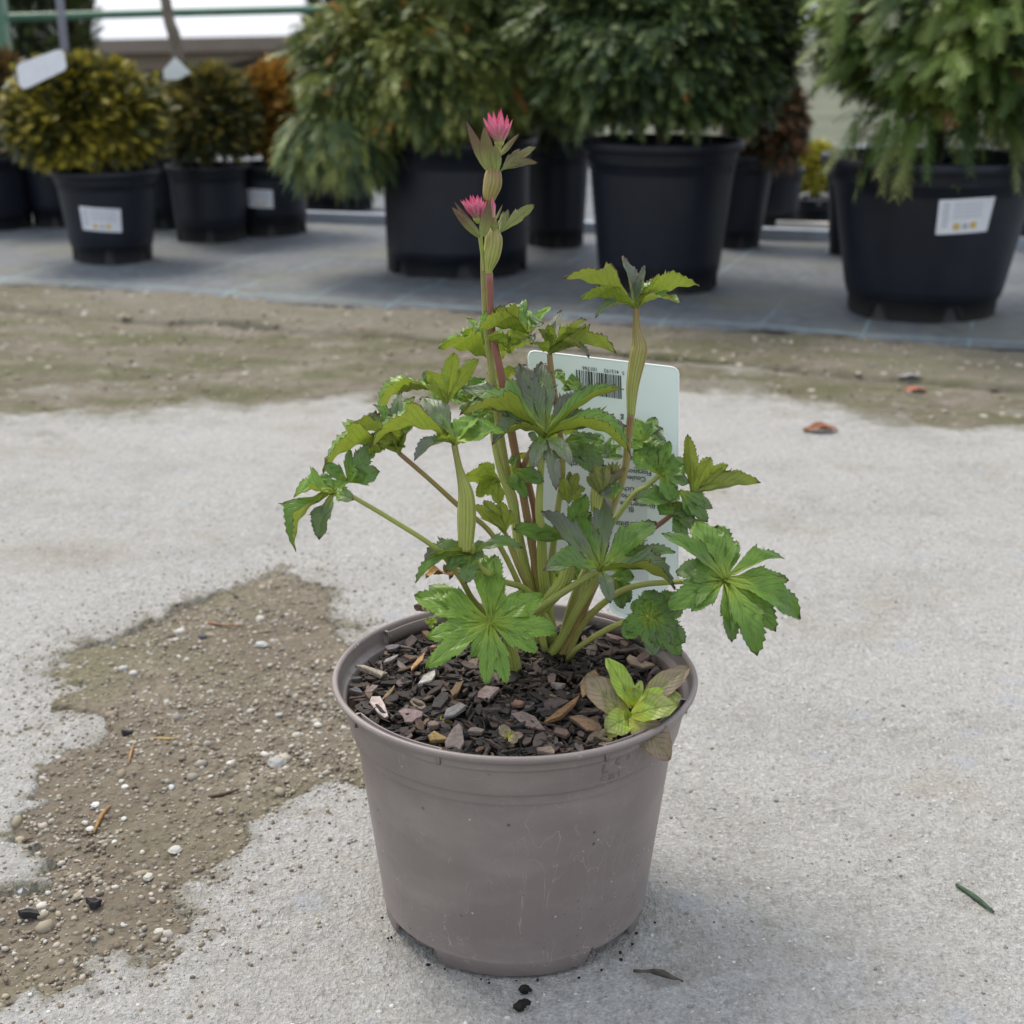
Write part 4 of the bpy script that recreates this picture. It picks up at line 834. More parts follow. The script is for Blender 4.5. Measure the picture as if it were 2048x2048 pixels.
# flowering shoot: two sheaths, two pink heads
stem([('D',430,1525,.70), ('D',430,1480,.70), ('D',448,1380,.70), ('D',468,1270,.70), ('D',470,1190,.70), ('D',478,1130,.70)], [5.5, 8, 15, 16.5, 15, 8], (-.1, .6), 'leaf_sheath', ridge=.22, seg=20)
stem([('D',478,1180,.70), ('D',470,1050,.70), ('D',440,950,.70), ('D',432,860,.70)], [7, 6, 8, 8], (.8, .7))
stem([('D',432,880,.70), ('D',440,820,.70), ('D',460,740,.70), ('D',466,670,.70), ('D',470,615,.70)], [10, 14, 17, 16, 13], (.45, .75), 'leaf_sheath', ridge=.22, seg=20)
stem([('D',465,640,.70), ('D',470,560,.70), ('D',500,450,.70), ('D',515,390,.70)], [13, 13, 8, 7], (.55, .4))
stem([('D',395,1500,.702), ('D',372,1350,.699), ('D',352,1190,.695)], [5, 4, 4.5], (.0, .05))
def head(crop, x, y, cup, H, tilt, Y, n, tintf):
    hd = stem([(crop, x-cup*.0, y+34, Y), (crop, x, y+8, Y), (crop, x+tilt*10, y-20, Y)], [4, 9, 11], (.1, .2), 'flower_head', ridge=0)
    for ring, (rr, hh, cnt) in enumerate(((cup, H*.93, n), (cup*.72, H*1.05, n-1), (cup*.3, H*.90, 5))):
        for i in range(cnt):
            a = 2*math.pi*(i+.5*ring)/cnt + R.uniform(-.12, .12); ex = math.cos(a)*rr; ez = math.sin(a)*rr*.22
            k = CR[crop][2]; C = at(*cv(crop, x+ex*.30, y-8+ez*.3), Y - math.sin(a)*rr/k*pxm(at(*cv(crop, x, y), Y))*.35)
            hx = R.uniform(.90, 1.08)*hh
            T = at(*cv(crop, x+tilt*hx+ex*1.22, y-hx+ez+abs(math.cos(a))*hh*.18), Y - math.sin(a)*rr/k*pxm(C)*1.0)
            mb = MB(); outw = Vector((math.cos(a), -math.sin(a), .1)); lobe(mb, C, T, 74/k*(rr/cup*.25+.75), -outw, -.10, .35, tintf, 'petal', -.05, teeth=5)
            mb.build('petal', M_petal, hd)
    return hd
head('D', 520, 382, 112, 288, -.06, .700, 9, .05)
head('D', 335, 1050, 98, 215, -.20, .697, 10, .1)
leaf('bract', 'D', 420, 610, .698, (-.3,.8,.4), [(230,180,95,2,.8,.05,.6)], .8, .6, M_bract, ltype='lance', droop=-.15)
leaf('bract', 'D', 425, 600, .692, (0,.9,.2), [(388,228,125,-3,.75,.0,.4)], .7, .4, M_bract, ltype='lance', droop=0)
leaf('bract', 'D', 500, 610, .690, (0,.9,.2), [(480,390,100,-2,.35,.0,.4)], .3, .4, M_bract, ltype='lance', droop=0)
leaf('bract', 'D', 530, 480, .704, (.4,.8,.4), [(695,293,55,4,.7,.05,.6)], .8, .6, M_bract, ltype='lance', droop=.1)
leaf('bract', 'D', 535, 620, .700, (.3,.75,.5), [(838,412,85,6,.45,.05,.5), (856,542,75,0,.55,.16,.6), (700,430,60,8,.5)], .4, .5, M_bract, droop=.15)
leaf('bract', 'D', 352, 1200, .694, (-.4,.8,.3), [(98,935,90,-4,.85,.08,.5), (125,895,60,6,.8)], .8, .5, M_bract, ltype='lance', droop=.15)
leaf('bract', 'D', 375, 1200, .688, (0,.9,.2), [(442,895,110,-2,.55,.0,.4)], .5, .4, M_bract, ltype='lance', droop=-.05)
leaf('bract', 'D', 520, 1170, .700, (.3,.8,.4), [(828,915,110,4,.4,.06,.5), (560,975,80,6,.3), (600,960,60,8,.4)], .3, .5, M_bract, droop=.1)
leaf('bract', 'D', 490, 1050, .702, (.3,.8,.4), [(550,915,24,4,.6)], .6, .4, M_bract, ltype='lance', droop=0)
leaf('petal', 'D', 470, 1030, .696, (0,.9,.2), [(458,835,50,0,.2), (400,890,60,3,.2)], .2, .4, M_petal, ltype='petal', droop=0)
leaf('bract', 'D', 470, 1150, .694, (0,.9,.3), [(445,1060,50,-4,.1), (500,1070,60,0,.1)], .1, .5, M_bract, ltype='lance', droop=0)
# withered remains
curl_leaf('withered_leaf', at(*cv('H', 390, 890), .690), .011, .008, .4, (.40, .25, .09), None, None, .004, plant)
curl_leaf('withered_leaf', at(*cv('H', 530, 880), .690), .012, .009, 1.4, (.22, .12, .05), None, None, .005, plant)
leaf('leaf', 'H', 280, 1170, .712, FR, [(205,1120,60,0,.6), (240,1100,60), (330,1140,60)], .1, .2, M_bract)
leaf('leaf', 'H', 360, 1270, .708, FR, [(300,1240,60,0,.1), (400,1230,60,0,0), (350,1320,50)], .0, .2, M_weedleaf)

# weed seedlings in the pot
def weed(crop, x, y, Y, leaves, label, h=.02):
    C = at(*cv(crop, x, y), Y); th = thing('weed_seedling', (C.x, C.y, SZ), label, 'seedling'); k = CR[crop][2]
    mb = MB(); tube(mb, [Vector((C.x*.86, C.y+.006, SZ-.002)), Vector((C.x*.93, C.y+.003, (SZ+C.z)/2)), C], [.0011]*3, 8, 4, (.4, .7)); mb.build('stem', M_stem, th)
    for lx, ly, wd, dy, tn, Nn, bx, by in leaves:
        Cb = at(*cv(crop, bx, by), Y+dy*.0003); T = at(*cv(crop, lx, ly), Y+dy*.001)
        mb = MB(); lobe(mb, Cb, T, wd/k, Vector(Nn), .10, .22, tn, 'oval', .12, teeth=7); mb.build('leaf', M_weedleaf, th)
    return th
weed('K', 1200, 1140, .612, [
   (770,800,290,8,.5,(0,-.6,.8),1160,1160), (985,622,190,14,0,(.3,-.7,.7),1225,1080), (1740,700,220,18,.55,(0,-.6,.8),1300,1060), (1675,975,200,6,.05,(0,-.3,.95),1240,1080),
   (1640,1050,230,-6,.1,(-.1,-.6,.8),1215,1150), (1575,1555,290,-14,.6,(.2,-.7,.7),1200,1170), (968,1290,260,-8,.2,(0,-.6,.8),1210,1170), (775,1430,150,-4,.8,(0,-.6,.8),1080,1310),
   (1300,830,90,4,0,(0,-.8,.5),1240,1020), (1230,900,90,-2,0,(0,-.9,.3),1230,1060), (1160,1090,70,-6,.1,(0,-.9,.3),1180,1180)],
   'broad leaved weed seedling with lime and tan oval leaves hanging over the rim')
weed('K', 85, 1350, .607, [(0,1245,110,4,.6,(0,-.6,.8),80,1350), (110,1290,60,4,.3,(0,-.6,.8),90,1350), (215,1330,70,0,.9,(0,-.6,.8),95,1355), (160,1400,90,-4,.5,(0,-.6,.8),85,1355), (115,1460,45,-6,.9,(0,-.6,.8),85,1365), (-30,1420,80,-2,.9,(0,-.6,.8),60,1375)],
   'tiny reddish seedling near the front of the mulch')
weed('J', 1180, 1260, .630, [(1175,1215,40,3,0,(0,-.6,.8),1180,1260), (1190,1300,36,-2,0,(0,-.6,.8),1182,1265)], 'minute two leaved green sprout beside the grey chips')

# ---------------------------------------------------------------- plant label (upside down in the pot)
TL, TR, BR, BL = at(1056, 701, .756), at(1357, 736, .756), at(1357, 1165, .742), at(1090, 1150, .742)
tg = thing('plant_tag', at(1240, 1230, .735), 'pale mint plastic plant tag stuck upside down behind the plant', 'tag')
def tq(u, v, off=0.):                                     # u right 0..1, v down 0..1
    p = TL.lerp(TR, u).lerp(BL.lerp(BR, u), v); n = (TR-TL).cross(BL-TL).normalized()
    if n.y > 0: n = -n
    return p + n*(off) + n*(-.0022*math.sin(v*3.0))
def rounded(n=8, r=.05, asp=.66):
    pts = []
    for cx, cy, a0 in ((1-r, r*asp, -90), (1-r, 1-r*asp, 0), (r, 1-r*asp, 90), (r, r*asp, 180)):
        for i in range(n+1):
            a = math.radians(a0+90*i/n); pts.append((cx+r*math.cos(a), cy+r*asp*math.sin(a)))
    return pts
mb = MB(); nv = 16; vs = []; fs = []; U = 10
def halfu(v, lo):                                          # rounded top corners
    rc = .045; d = max(0, rc*.66-v); e = rc - math.sqrt(max(0, rc*rc-(d/.66)**2)) if d > 0 else 0
    return e if lo else 1-e
vv = [0, .004, .010, .018, .030] + [.05+.95*i/nv for i in range(nv+1)]
for side, off in ((0, .0003), (1, -.0003)):
    for v in vv:
        for i in range(U+1):
            u = halfu(v, True)+(halfu(v, False)-halfu(v, True))*i/U; vs.append(tq(u, v, off))
nr = len(vv); W1 = U+1
for j in range(nr-1):
    for i in range(U):
        a = j*W1+i; fs.append((a, a+1, a+W1+1, a+W1)); a2 = a+nr*W1; fs.append((a2+W1, a2+W1+1, a2+1, a2))
for j in range(nr-1):
    for i in (0, U): a = j*W1+i; fs.append((a, a+W1, a+W1+nr*W1, a+nr*W1))
for i in range(U):
    for j in (0, nr-1): a = j*W1+i; fs.append((a, a+1, a+1+nr*W1, a+nr*W1))
mb.add(vs, fs); mb.build('tag_plate', M_tagp, tg, smooth=False)
loop = [tq(halfu(v, True), v) for v in vv[::-1]]+[tq(halfu(v, False), v) for v in vv]; mb = MB(); tube(mb, loop, [.00055]*len(loop), 6, sub=False); mb.build('tag_edge', m_plain('white_cut_edge', (.85, .87, .86), .4, .02), tg)
# stake going into the mulch
s0, s1, s2, s3 = tq(.35, .98), tq(.95, .98), at(1300, 1262, .733), at(1225, 1225, .733)
mb = MB(); o3 = Vector((0, .0007, 0)); mb.add([s0, s1, s2, s3, s0+o3, s1+o3, s2+o3, s3+o3], [(0,1,2,3), (7,6,5,4), (0,4,5,1), (1,5,6,2), (2,6,7,3), (3,7,4,0)]); mb.build('tag_stake', M_tagp, tg, smooth=False)
def tag_patch(name, mat, polys, off=.0006):
    mb = MB()
    for P in polys: mb.add([tq(u, v, off) for u, v in P], [tuple(range(len(P)))])
    return mb.build(name, mat, tg, smooth=False)
def uvpx(x, y):
    # picture position -> (u, v) on the tag
    u = v = .5
    for _ in range(12):
        p = tq(u, v); d = p-Vector((0, 0, CAMH)); zc = d.y*CP - d.z*SP; X_ = CX+FPX*d.x/zc; Y_ = CX-FPX*(d.y*SP+d.z*CP)/zc
        u += (x-X_)/290; v += (y-Y_)/430
    return u, v
grey = []
for i in range(24):
    a = i/24; v0 = .36+.64*a; v1 = .36+.64*(i+1)/24; f = lambda v: .80 - .0*v if v > .45 else .80*math.sin(math.pi/2*(v-.36)/.09)**.5 if v > .36 else 0
    r0, r1 = .20+f(v0)*.72, .20+f(v1)*.72; l0 = .03; grey.append([(l0, v0), (r0, v0), (r1, v1), (l0, v1)])
tag_patch('tag_print_panel', M_tagg, grey, .00045)
# barcode
b0, b1 = uvpx(*cv('F', 865, 660)), uvpx(*cv('F', 1253, 855)); rb_ = random.Random(5); bars = []; u = b0[0]
sl = uvpx(*cv('F', 1253, 712))[1] - b0[1]
while u < b1[0]-.003:
    wd = rb_.choice([.0045, .0045, .009, .0135]); k = (u-b0[0])/(b1[0]-b0[0]); dv = sl*k
    vt = b0[1]+dv+.012; vb = vt+.105; 
    bars.append([(u, vt), (u+wd, vt), (u+wd, vb), (u, vb)]); u += wd + rb_.choice([.0045, .0055, .009])
tag_patch('barcode', M_ink, bars)
def tag_text(s, x, y, hpx, mat=M_ink, right=True, bold=True, name='tag_lettering'):
    """upside-down lettering; (x, y) is where the text starts (its right end in the picture), baseline at the top"""
    u0, v0 = uvpx(x, y); vs, fs = text_mesh(s, 1.0, bold); ku = hpx*1.6/292; kv = hpx*1.6/435; mb = MB()
    mb.add([tq(u0-v.x*ku, v0+v.y*kv, .0007) for v in vs], fs); return mb.build(name, mat, tg, smooth=False)
fp = lambda x, y: cv('F', x, y)
tag_text('5', *fp(1282, 700), 6); tag_text('415192', *fp(1235, 690), 6.2); tag_text('101766', *fp(1050, 668), 6.2)

tag_text('Floraison:', *fp(1515, 1552), 9); tag_text('Couleur', *fp(1465, 1604), 9); tag_text('Eté', *fp(1400, 1428), 9); tag_text('Licht', *fp(1368, 1695), 9)
tag_text('Hoogte', *fp(1330, 1752), 9)
gp = lambda x, y: cv('G', x, y)
tag_text('Bloeiperiode', *gp(995, 158), 9); tag_text('Bl.', *gp(877, 178), 9); tag_text('Astrantia', *gp(925, 262), 10, bold=True)
tag_text('oten', *fp(905, 1415), 8); tag_text('urpe', *fp(900, 1480), 8); tag_text('g', *fp(1278, 1080), 10)

# ---------------------------------------------------------------- nursery stock in black pots
def sprig_template(kind, rs):
    """thin needles along a short twig lying along +X; returns V, F, tpos"""
    V = []; F = []; T = []
    def nd(p, d, L, wd):
        d = d/np.linalg.norm(d); s = np.cross(d, [0, 0, 1.0]); s /= np.linalg.norm(s)+1e-9
        i = len(V); V.extend([p-s*wd*.5, p+s*wd*.5, p+d*L]); F.append((i, i+1, i+2)); T.extend([p[0], p[0], p[0]+.12])
    if kind == 'yew':
        for k in range(11):
            x = k/11
            for sgn in (-1, 1): nd(np.array([x, 0, rs.uniform(-.03, .03)]), np.array([.75, sgn*(1-.35*x), rs.uniform(-.15, .45)]), .46*(1-.35*x), .07)
        nd(np.array([.95, 0, 0]), np.array([1, 0, .1]), .3, .09)
    elif kind == 'fern':
        for k in range(13):
            x = k/13
            for sgn in (-1, 1): nd(np.array([x, 0, 0.]), np.array([.75, sgn*1, rs.uniform(-.3, .2)]), .34*(1-.75*x**1.5)+.08, .045)
        nd(np.array([.0, 0, 0.01]), np.array([1, 0, 0.]), 1.05, .05)
    else:
        for k in range(8):
            x = k/8
            for j in range(3): a = rs.uniform(0, 6.28); nd(np.array([x, 0, 0.]), np.array([1.1, math.cos(a), math.sin(a)*.8]), .34, .11)
    return np.array(V), np.array(F), np.clip(np.array(T), 0, 1)
def foliage(name, parent, c, rad, n, kind, pal, tipcol, size, droop, seed, shape=None, tipf=.5, inner=.35, brown=None):
    rs = np.random.RandomState(seed); d = rs.normal(size=(n, 3)); d /= np.linalg.norm(d, axis=1)[:, None]
    if shape is None: d[:, 2] = np.where(d[:, 2] < -.75, -d[:, 2], d[:, 2])
    az = np.arctan2(d[:, 1], d[:, 0]); el = np.arcsin(d[:, 2])
    bumpy = 1 + (.14 if max(rad) > .18 else .07)*fbm(az*2.4+seed, el*3.2, 3, seed) + (.11 if max(rad) > .18 else .07)*fbm(az*7, el*8+seed, 2, seed+4)
    rr = bumpy*np.where(rs.rand(n) < inner, rs.uniform(.55, .92, n), rs.uniform(.90, 1.03, n)); P = d*rr[:, None]
    if shape == 'column': P[:, 2] = rs.uniform(-1, 1, n); q = d[:, :2]/np.linalg.norm(d[:, :2], axis=1)[:, None]; P[:, :2] = q*(rr*(1-.25*np.abs(P[:, 2])**3))[:, None]; d = np.concatenate([q, np.full((n, 1), .7)], 1)
    if shape == 'cone': P[:, 2] = rs.uniform(-1, 1, n)**1; q = d[:, :2]/np.linalg.norm(d[:, :2], axis=1)[:, None]; wz = np.interp(P[:, 2], [-1, -.75, -.3, .3, 1], [.48, .88, 1.0, .82, .25]); P[:, :2] = q*(rr*wz*(1+.10*np.sin(P[:, 2]*17+np.arctan2(q[:, 1], q[:, 0])*3)))[:, None]; d = np.concatenate([q, np.full((n, 1), .25)], 1)
    stray = rs.rand(n) < .035; P = P*np.where(stray, 1.05, 1.0)[:, None]; P = P*np.array(rad)+np.array(c)
    X = d + rs.normal(size=(n, 3))*.55 + np.array([0, 0, -droop]); X /= np.linalg.norm(X, axis=1)[:, None]
    up = d*.8 + np.array([0, 0, 1.0]) + rs.normal(size=(n, 3))*.5; Yv = np.cross(up, X); Yv /= np.linalg.norm(Yv, axis=1)[:, None]; Zv = np.cross(X, Yv)
    V0, F0, T0 = sprig_template(kind, rs); s = size*rs.uniform(.7, 1.35, n)*np.where(stray, 1.25, 1.0)
    W = (V0[None, :, 0, None]*X[:, None] + V0[None, :, 1, None]*Yv[:, None] + V0[None, :, 2, None]*Zv[:, None])
    bend = -(V0[:, 0]**2)[None, :, None]*np.array([0, 0, droop*.45])[None, None]; W = (W+bend)*s[:, None, None] + P[:, None]
    pal = np.array(pal); cl = 0.5+0.5*fbm(P[:, 0]*14+seed, P[:, 2]*14+P[:, 1]*9, 3, seed+9); idx = np.clip(cl+rs.normal(size=n)*.18, 0, .999)*(len(pal)-1)
    i0 = idx.astype(int); fr = (idx-i0)[:, None]; base = pal[i0]*(1-fr)+pal[np.minimum(i0+1, len(pal)-1)]*fr; base = base*rs.uniform(.75, 1.25, (n, 1))
    tipw = (rs.rand(n) < tipf)[:, None, None]*np.clip((T0-.35)/.6, 0, 1)[None, :, None]
    colr = base[:, None]*(1-tipw) + np.array(tipcol)[None, None]*tipw
    if brown is not None: bm = (rs.rand(n) < brown[0])[:, None, None]; colr = np.where(bm, np.array(brown[1])[None, None]*np.ones_like(colr), colr)
    F = (F0[None]+len(V0)*np.arange(n)[:, None, None]).reshape(-1, 3)
    me = mesh_np(name, W.reshape(-1, 3), F, {'col': np.clip(colr, 0, 1).reshape(-1, 3)}, smooth=False)
    o = link(name, me, M_needle, parent)
    return o
def core(parent, c, rad, seed, seg=20, rings=12):  # dark lump added inside a crown against see-through, its shaded inside as colour
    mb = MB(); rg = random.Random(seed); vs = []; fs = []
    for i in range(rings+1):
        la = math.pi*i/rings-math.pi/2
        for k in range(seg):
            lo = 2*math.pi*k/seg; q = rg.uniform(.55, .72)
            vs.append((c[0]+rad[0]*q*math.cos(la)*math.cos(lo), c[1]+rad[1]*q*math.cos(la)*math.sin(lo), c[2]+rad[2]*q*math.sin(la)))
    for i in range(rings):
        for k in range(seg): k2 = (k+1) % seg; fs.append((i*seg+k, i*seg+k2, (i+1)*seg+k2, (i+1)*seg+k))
    mb.add(vs, fs); return mb.build('crown_core', M_darkcore, parent, smooth=False)
def zc_(p): return p.y*CP + (CAMH-p.z)*SP
class NP: pass
def nursery_pot(xc, base_y, base_w, rim_w, rim_y, label, group, name='potted_shrub', cat='potted shrub', holes=True, stick_=None, depth=None):
    g = on(xc, base_y, .006); k = zc_(g)/FPX; rb_ = base_w*k/2; dirx = Vector((g.x, g.y)).normalized()
    c = Vector((g.x+dirx.x*rb_, g.y+dirx.y*rb_, .006)); rr = rim_w*(zc_(Vector((c.x, c.y, .3)))/FPX)/2
    yf = c.y-rr; pz = at(xc, rim_y, yf).z; n = NP(); n.c = c; n.r = rr; n.h = pz-.006
    t = thing(name, c, label, cat, group); n.t = t; seg = 96; z0 = c.z; H = n.h
    hole_ang = [math.radians(a) for a in (-82, -22, 38, 98, 158, 218)]
    def bz(th, z):
        if not holes: return z
        m = min(abs((th-h+math.pi) % (2*math.pi)-math.pi) for h in hole_ang); w_ = .13
        return z + (.028*math.sqrt(max(0, 1-(m/w_)**2)) if m < w_ else 0)
    rw = []
    def rad(z): return rb_+(rr*.915-rb_)*(z/H)
    rw.append(lambda th: (rb_*.97, z0+bz(th, .0))); rw.append(lambda th: (rb_, z0+bz(th, .003)))
    for q in (.034, .10, .2, .35, .5, .65, .78): rw.append(lambda th, q=q: (rad(q*H), z0+max(q*H, .033)))
    rw += [lambda th: (rad(.80*H)*1.0, z0+.80*H), lambda th: (rad(.81*H)*1.014, z0+.808*H), lambda th: (rad(.93*H)*1.016, z0+.93*H), lambda th: (rr*.985, z0+.934*H), lambda th: (rr*.997, z0+.95*H),
           lambda th: (rr, z0+.985*H), lambda th: (rr*.992, z0+H), lambda th: (rr*.955, z0+H), lambda th: (rr*.94, z0+.985*H), lambda th: (rr*.915, z0+.86*H)]
    vs = []; fs = []
    for fn in rw:
        for i in range(seg):
            th = 2*math.pi*i/seg; r, z = fn(th); vs.append((c.x+r*math.cos(th), c.y+r*math.sin(th), z))
    for j in range(len(rw)-1):
        for i in range(seg): i2 = (i+1) % seg; fs.append((j*seg+i, j*seg+i2, (j+1)*seg+i2, (j+1)*seg+i))
    k0 = len(vs)  # inner wall added behind the holes to block light and keep them black
    for z in (z0-.003, z0+.031):
        for i in range(seg): th = 2*math.pi*i/seg; vs.append((c.x+rb_*.94*math.cos(th), c.y+rb_*.94*math.sin(th), z))
    for i in range(seg): i2 = (i+1) % seg; fs.append((k0+i, k0+i2, k0+seg+i2, k0+seg+i))
    mb = MB(); mb.add(vs, fs); mb.build('pot', M_black, t)
    mb = MB(); vs = [(c.x, c.y, z0+.89*H)]; m = 32
    for i in range(m): th = 2*math.pi*i/m; vs.append((c.x+rr*.93*math.cos(th), c.y+rr*.93*math.sin(th), z0+.88*H+R.uniform(-.006, .006)))
    mb.add(vs, [(0, 1+i, 1+(i+1) % m) for i in range(m)]); mb.build('soil', M_soil, t)
    if stick_:
        px0, py0, px1, py1, rot = stick_                       # sticker box in the picture
        f = lambda z: rad(z)*(1.0 if z/H < .8 else 1.014)+.0012
        def hit(px, py):
            r = ray(px, py); o_ = Vector((0, 0, CAMH)); s = (c.y-rr)/r.y
            for _ in range(40):
                p = o_+r*s; R_ = f(max(.01, p.z-z0)); e = math.hypot(p.x-c.x, p.y-c.y)-R_; s += e*.7/r.length
                if abs(e) < 1e-5: break
            return math.atan2(p.y-c.y, p.x-c.x), p.z
        xm = (px0+px1)/2; a0, zt0 = hit(px0, py0); _, zb = hit(xm, py1); a1, zt1 = hit(px1, py0+rot); hgt = (zt0+zt1)/2-zb+.0
        hgt = abs(hit(xm, py0+rot/2)[1]-zb)
        def sq(u, v, off=0.):
            a = a0+(a1-a0)*u; z = zt0+(zt1-zt0)*u-hgt*v; r = f(z-z0)+off; return (c.x+r*math.cos(a), c.y+r*math.sin(a), z)
        def sp(nm, mat, rects, off, par):
            mb = MB()
            for u0, v0, u1, v1 in rects:
                n_ = max(1, int((u1-u0)*12)); vs = []
                for i in range(n_+1): u = u0+(u1-u0)*i/n_; vs += [sq(u, v0, off), sq(u, v1, off)]
                mb.add(vs, [(2*i, 2*i+1, 2*i+3, 2*i+2) for i in range(n_)])
            return mb.build(nm, mat, par, smooth=False)
        st_ = sp('sticker', M_white, [(0, 0, 1, 1)], .0, t)
        sp('printed_lines', M_gry, [(.08, .12+.12*i, .20, .17+.12*i) for i in range(6)]+[(.26, .12+.1*i, .88, .145+.1*i) for i in range(5)], .0006, st_)
        sp('yellow_marks', M_yel, [(.30, .70, .42, .88), (.62, .68, .74, .86)], .0006, st_); sp('grey_mark', M_gry, [(.48, .72, .57, .86)], .0006, st_)
    return n
def fol(n, cx, cy, wpx, hpx, kind, pal, tipcol, cnt, size, droop, seed, Yoff=0, ry=None, shape=None, **kw):
    """crown centred on picture point (cx, cy), wpx x hpx, at the pot's depth"""
    p = at(cx, cy, n.c.y+Yoff); k = zc_(p)/FPX; rx = wpx*k/2-size*.45; rz = hpx*k/2-size*.4; p.z += droop*size*.35; cnt = int(cnt*2.1); size *= .78; rad = (rx, ry or rx*.95, rz)
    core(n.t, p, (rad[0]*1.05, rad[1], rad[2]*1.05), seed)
    mb = MB(); tube(mb, [Vector((n.c.x, n.c.y, n.c.z+n.h*.8)), Vector((n.c.x, n.c.y, p.z-rz*.2)), Vector((p.x, p.y, p.z+rz*.2))], [.014, .012, .006], 8, 4); mb.build('trunk', M_trunk, n.t)
    return foliage('foliage', n.t, p, rad, cnt, kind, pal, tipcol, size, droop, seed, shape, **kw)
YEL = [(.018,.027,.010), (.038,.048,.014), (.075,.080,.018), (.19,.165,.025)]
G1, G2 = 'golden and brown ball conifers in black pots', 'large conifers in black pots'
n = nursery_pot(228, 530, 158, 222, 347, 'golden green ball yew in a black pot with a white sticker, nearest on the left', G1, stick_=(158, 412, 241, 462, 6))
fol(n, 168, 236, 298, 205, 'yew', YEL, (.36,.30,.03), 3600, .042, .15, 21, tipf=.45)
n = nursery_pot(425, 487, 140, 172, 336, 'dark green ball yew in a black pot right of the golden one', G1)
fol(n, 420, 236, 195, 180, 'yew', [(.03,.042,.018), (.07,.078,.028), (.11,.11,.04), (.19,.15,.035)], (.26,.21,.04), 2300, .042, .15, 22, tipf=.35)
n = nursery_pot(545, 475, 140, 165, 333, 'rusty orange ball conifer in a black pot with a small sticker', G1, stick_=(494, 377, 545, 415, 3))
fol(n, 562, 228, 180, 190, 'yew', [(.08,.05,.014), (.20,.11,.02), (.32,.17,.03)], (.42,.22,.035), 1900, .034, .0, 23, tipf=.5)
n = nursery_pot(-20, 466, 172, 200, 318, 'brown green ball conifer in a black pot cut off by the left edge', G1)
fol(n, -30, 215, 200, 210, 'yew', [(.03,.03,.014), (.08,.06,.025), (.12,.08,.03)], (.20,.12,.04), 1900, .042, .1, 24, tipf=.4)
n = nursery_pot(118, 457, 95, 140, 322, 'black pot half hidden behind the nearest golden ball yew at its left', G1)
fol(n, 105, 225, 120, 170, 'yew', YEL[:3], (.15,.12,.03), 700, .042, .1, 25)
n = nursery_pot(330, 460, 100, 150, 320, 'black pot seen only between two ball yews', G1)
fol(n, 300, 245, 130, 130, 'yew', YEL[:3], (.17,.13,.03), 800, .042, .1, 26)
n = nursery_pot(690, 425, 112, 135, 348, 'low black pot behind the blue green conifer at the pale edging', G1)
n = nursery_pot(640, 425, 70, 100, 346, 'black pot farthest left behind the blue green conifer', G1)
BG = [(.038,.062,.022), (.08,.12,.036), (.145,.185,.046), (.23,.25,.06)]
n = nursery_pot(915, 560, 292, 325, 286, 'wide blue green drooping conifer in a big black pot behind the flower heads', G2)
fol(n, 855, 145, 500, 300, 'yew', BG, (.25,.26,.07), 7000, .040, .45, 31, tipf=.3, ry=.21, brown=(.012, (.35, .17, .05)))
p = at(955, 10, n.c.y+.05); foliage('foliage', n.t, p, (.19, .18, .22), 5200, 'yew', BG[:3], (.13,.15,.05), .038, .4, 36)
p = at(680, 262, n.c.y-.08); foliage('foliage', n.t, p, (.085, .10, .055), 1500, 'yew', [(.04,.075,.038), (.08,.13,.055), (.12,.17,.07)], (.21,.24,.06), .040, 1.1, 37)
n = nursery_pot(1110, 497, 115, 150, 287, 'black pot in the gap behind the two big centre pots', G2)
fol(n, 1080, 150, 260, 320, 'yew', [(.02,.034,.022), (.04,.06,.035)], (.07,.09,.04), 2000, .05, .5, 32)
n = nursery_pot(1315, 592, 242, 330, 290, 'dark green conifer in a ribbed black pot right of the flower heads', G2)
fol(n, 1325, 82, 530, 400, 'yew', [(.015,.030,.014), (.034,.062,.024), (.068,.108,.036), (.125,.175,.05)], (.13,.175,.05), 7500, .042, .35, 33, tipf=.4, ry=.23, brown=(.006, (.3,.14,.05)))
n = nursery_pot(1468, 498, 100, 160, 314, 'black pot just right of the ribbed pot', G2)
fol(n, 1530, 250, 150, 190, 'yew', [(.03,.035,.018), (.06,.055,.025), (.12,.065,.03)], (.16,.08,.03), 1500, .045, .4, 34, tipf=.3, brown=(.12, (.20,.085,.035)))
n = nursery_pot(1545, 466, 92, 118, 340, 'small black pot farthest back in the row', G2)
FG = [(.03,.058,.014), (.055,.10,.020), (.095,.155,.028), (.14,.205,.035)]
n = nursery_pot(1838, 648, 300, 450, 330, 'tall feathery conifer in the nearest big black pot with a white sticker on the right', G2, stick_=(1879, 400, 1991, 466, -7))
fol(n, 1950, -32, 610, 500, 'fern', FG, (.16,.21,.045), 4800, .062, .55, 35, tipf=.35, ry=.27, brown=(.008, (.28,.12,.05)), shape='cone')
foliage('foliage', n.t, at(1900, 245, n.c.y-.12), (.17, .05, .03), 110, 'fern', FG, (.17,.19,.05), .052, 1.3, 39)
n = nursery_pot(2080, 500, 130, 170, 345, 'black pot at the right edge behind the nearest big pot', G2)
fol(n, 2120, 200, 260, 300, 'yew', BG[:3], (.12,.14,.05), 1300, .05, .5, 38)
n = nursery_pot(1712, 515, 110, 150, 345, 'black pot showing as a sliver left of the nearest big pot', G2)
n = nursery_pot(1625, 452, 75, 96, 402, 'yellow dwarf shrub in a low pot of grey stones', None, holes=False)
fol(n, 1632, 345, 92, 100, 'bush', [(.20,.17,.03), (.36,.33,.04), (.45,.43,.06)], (.55,.52,.08), 900, .030, -.3, 40)
mb = MB()
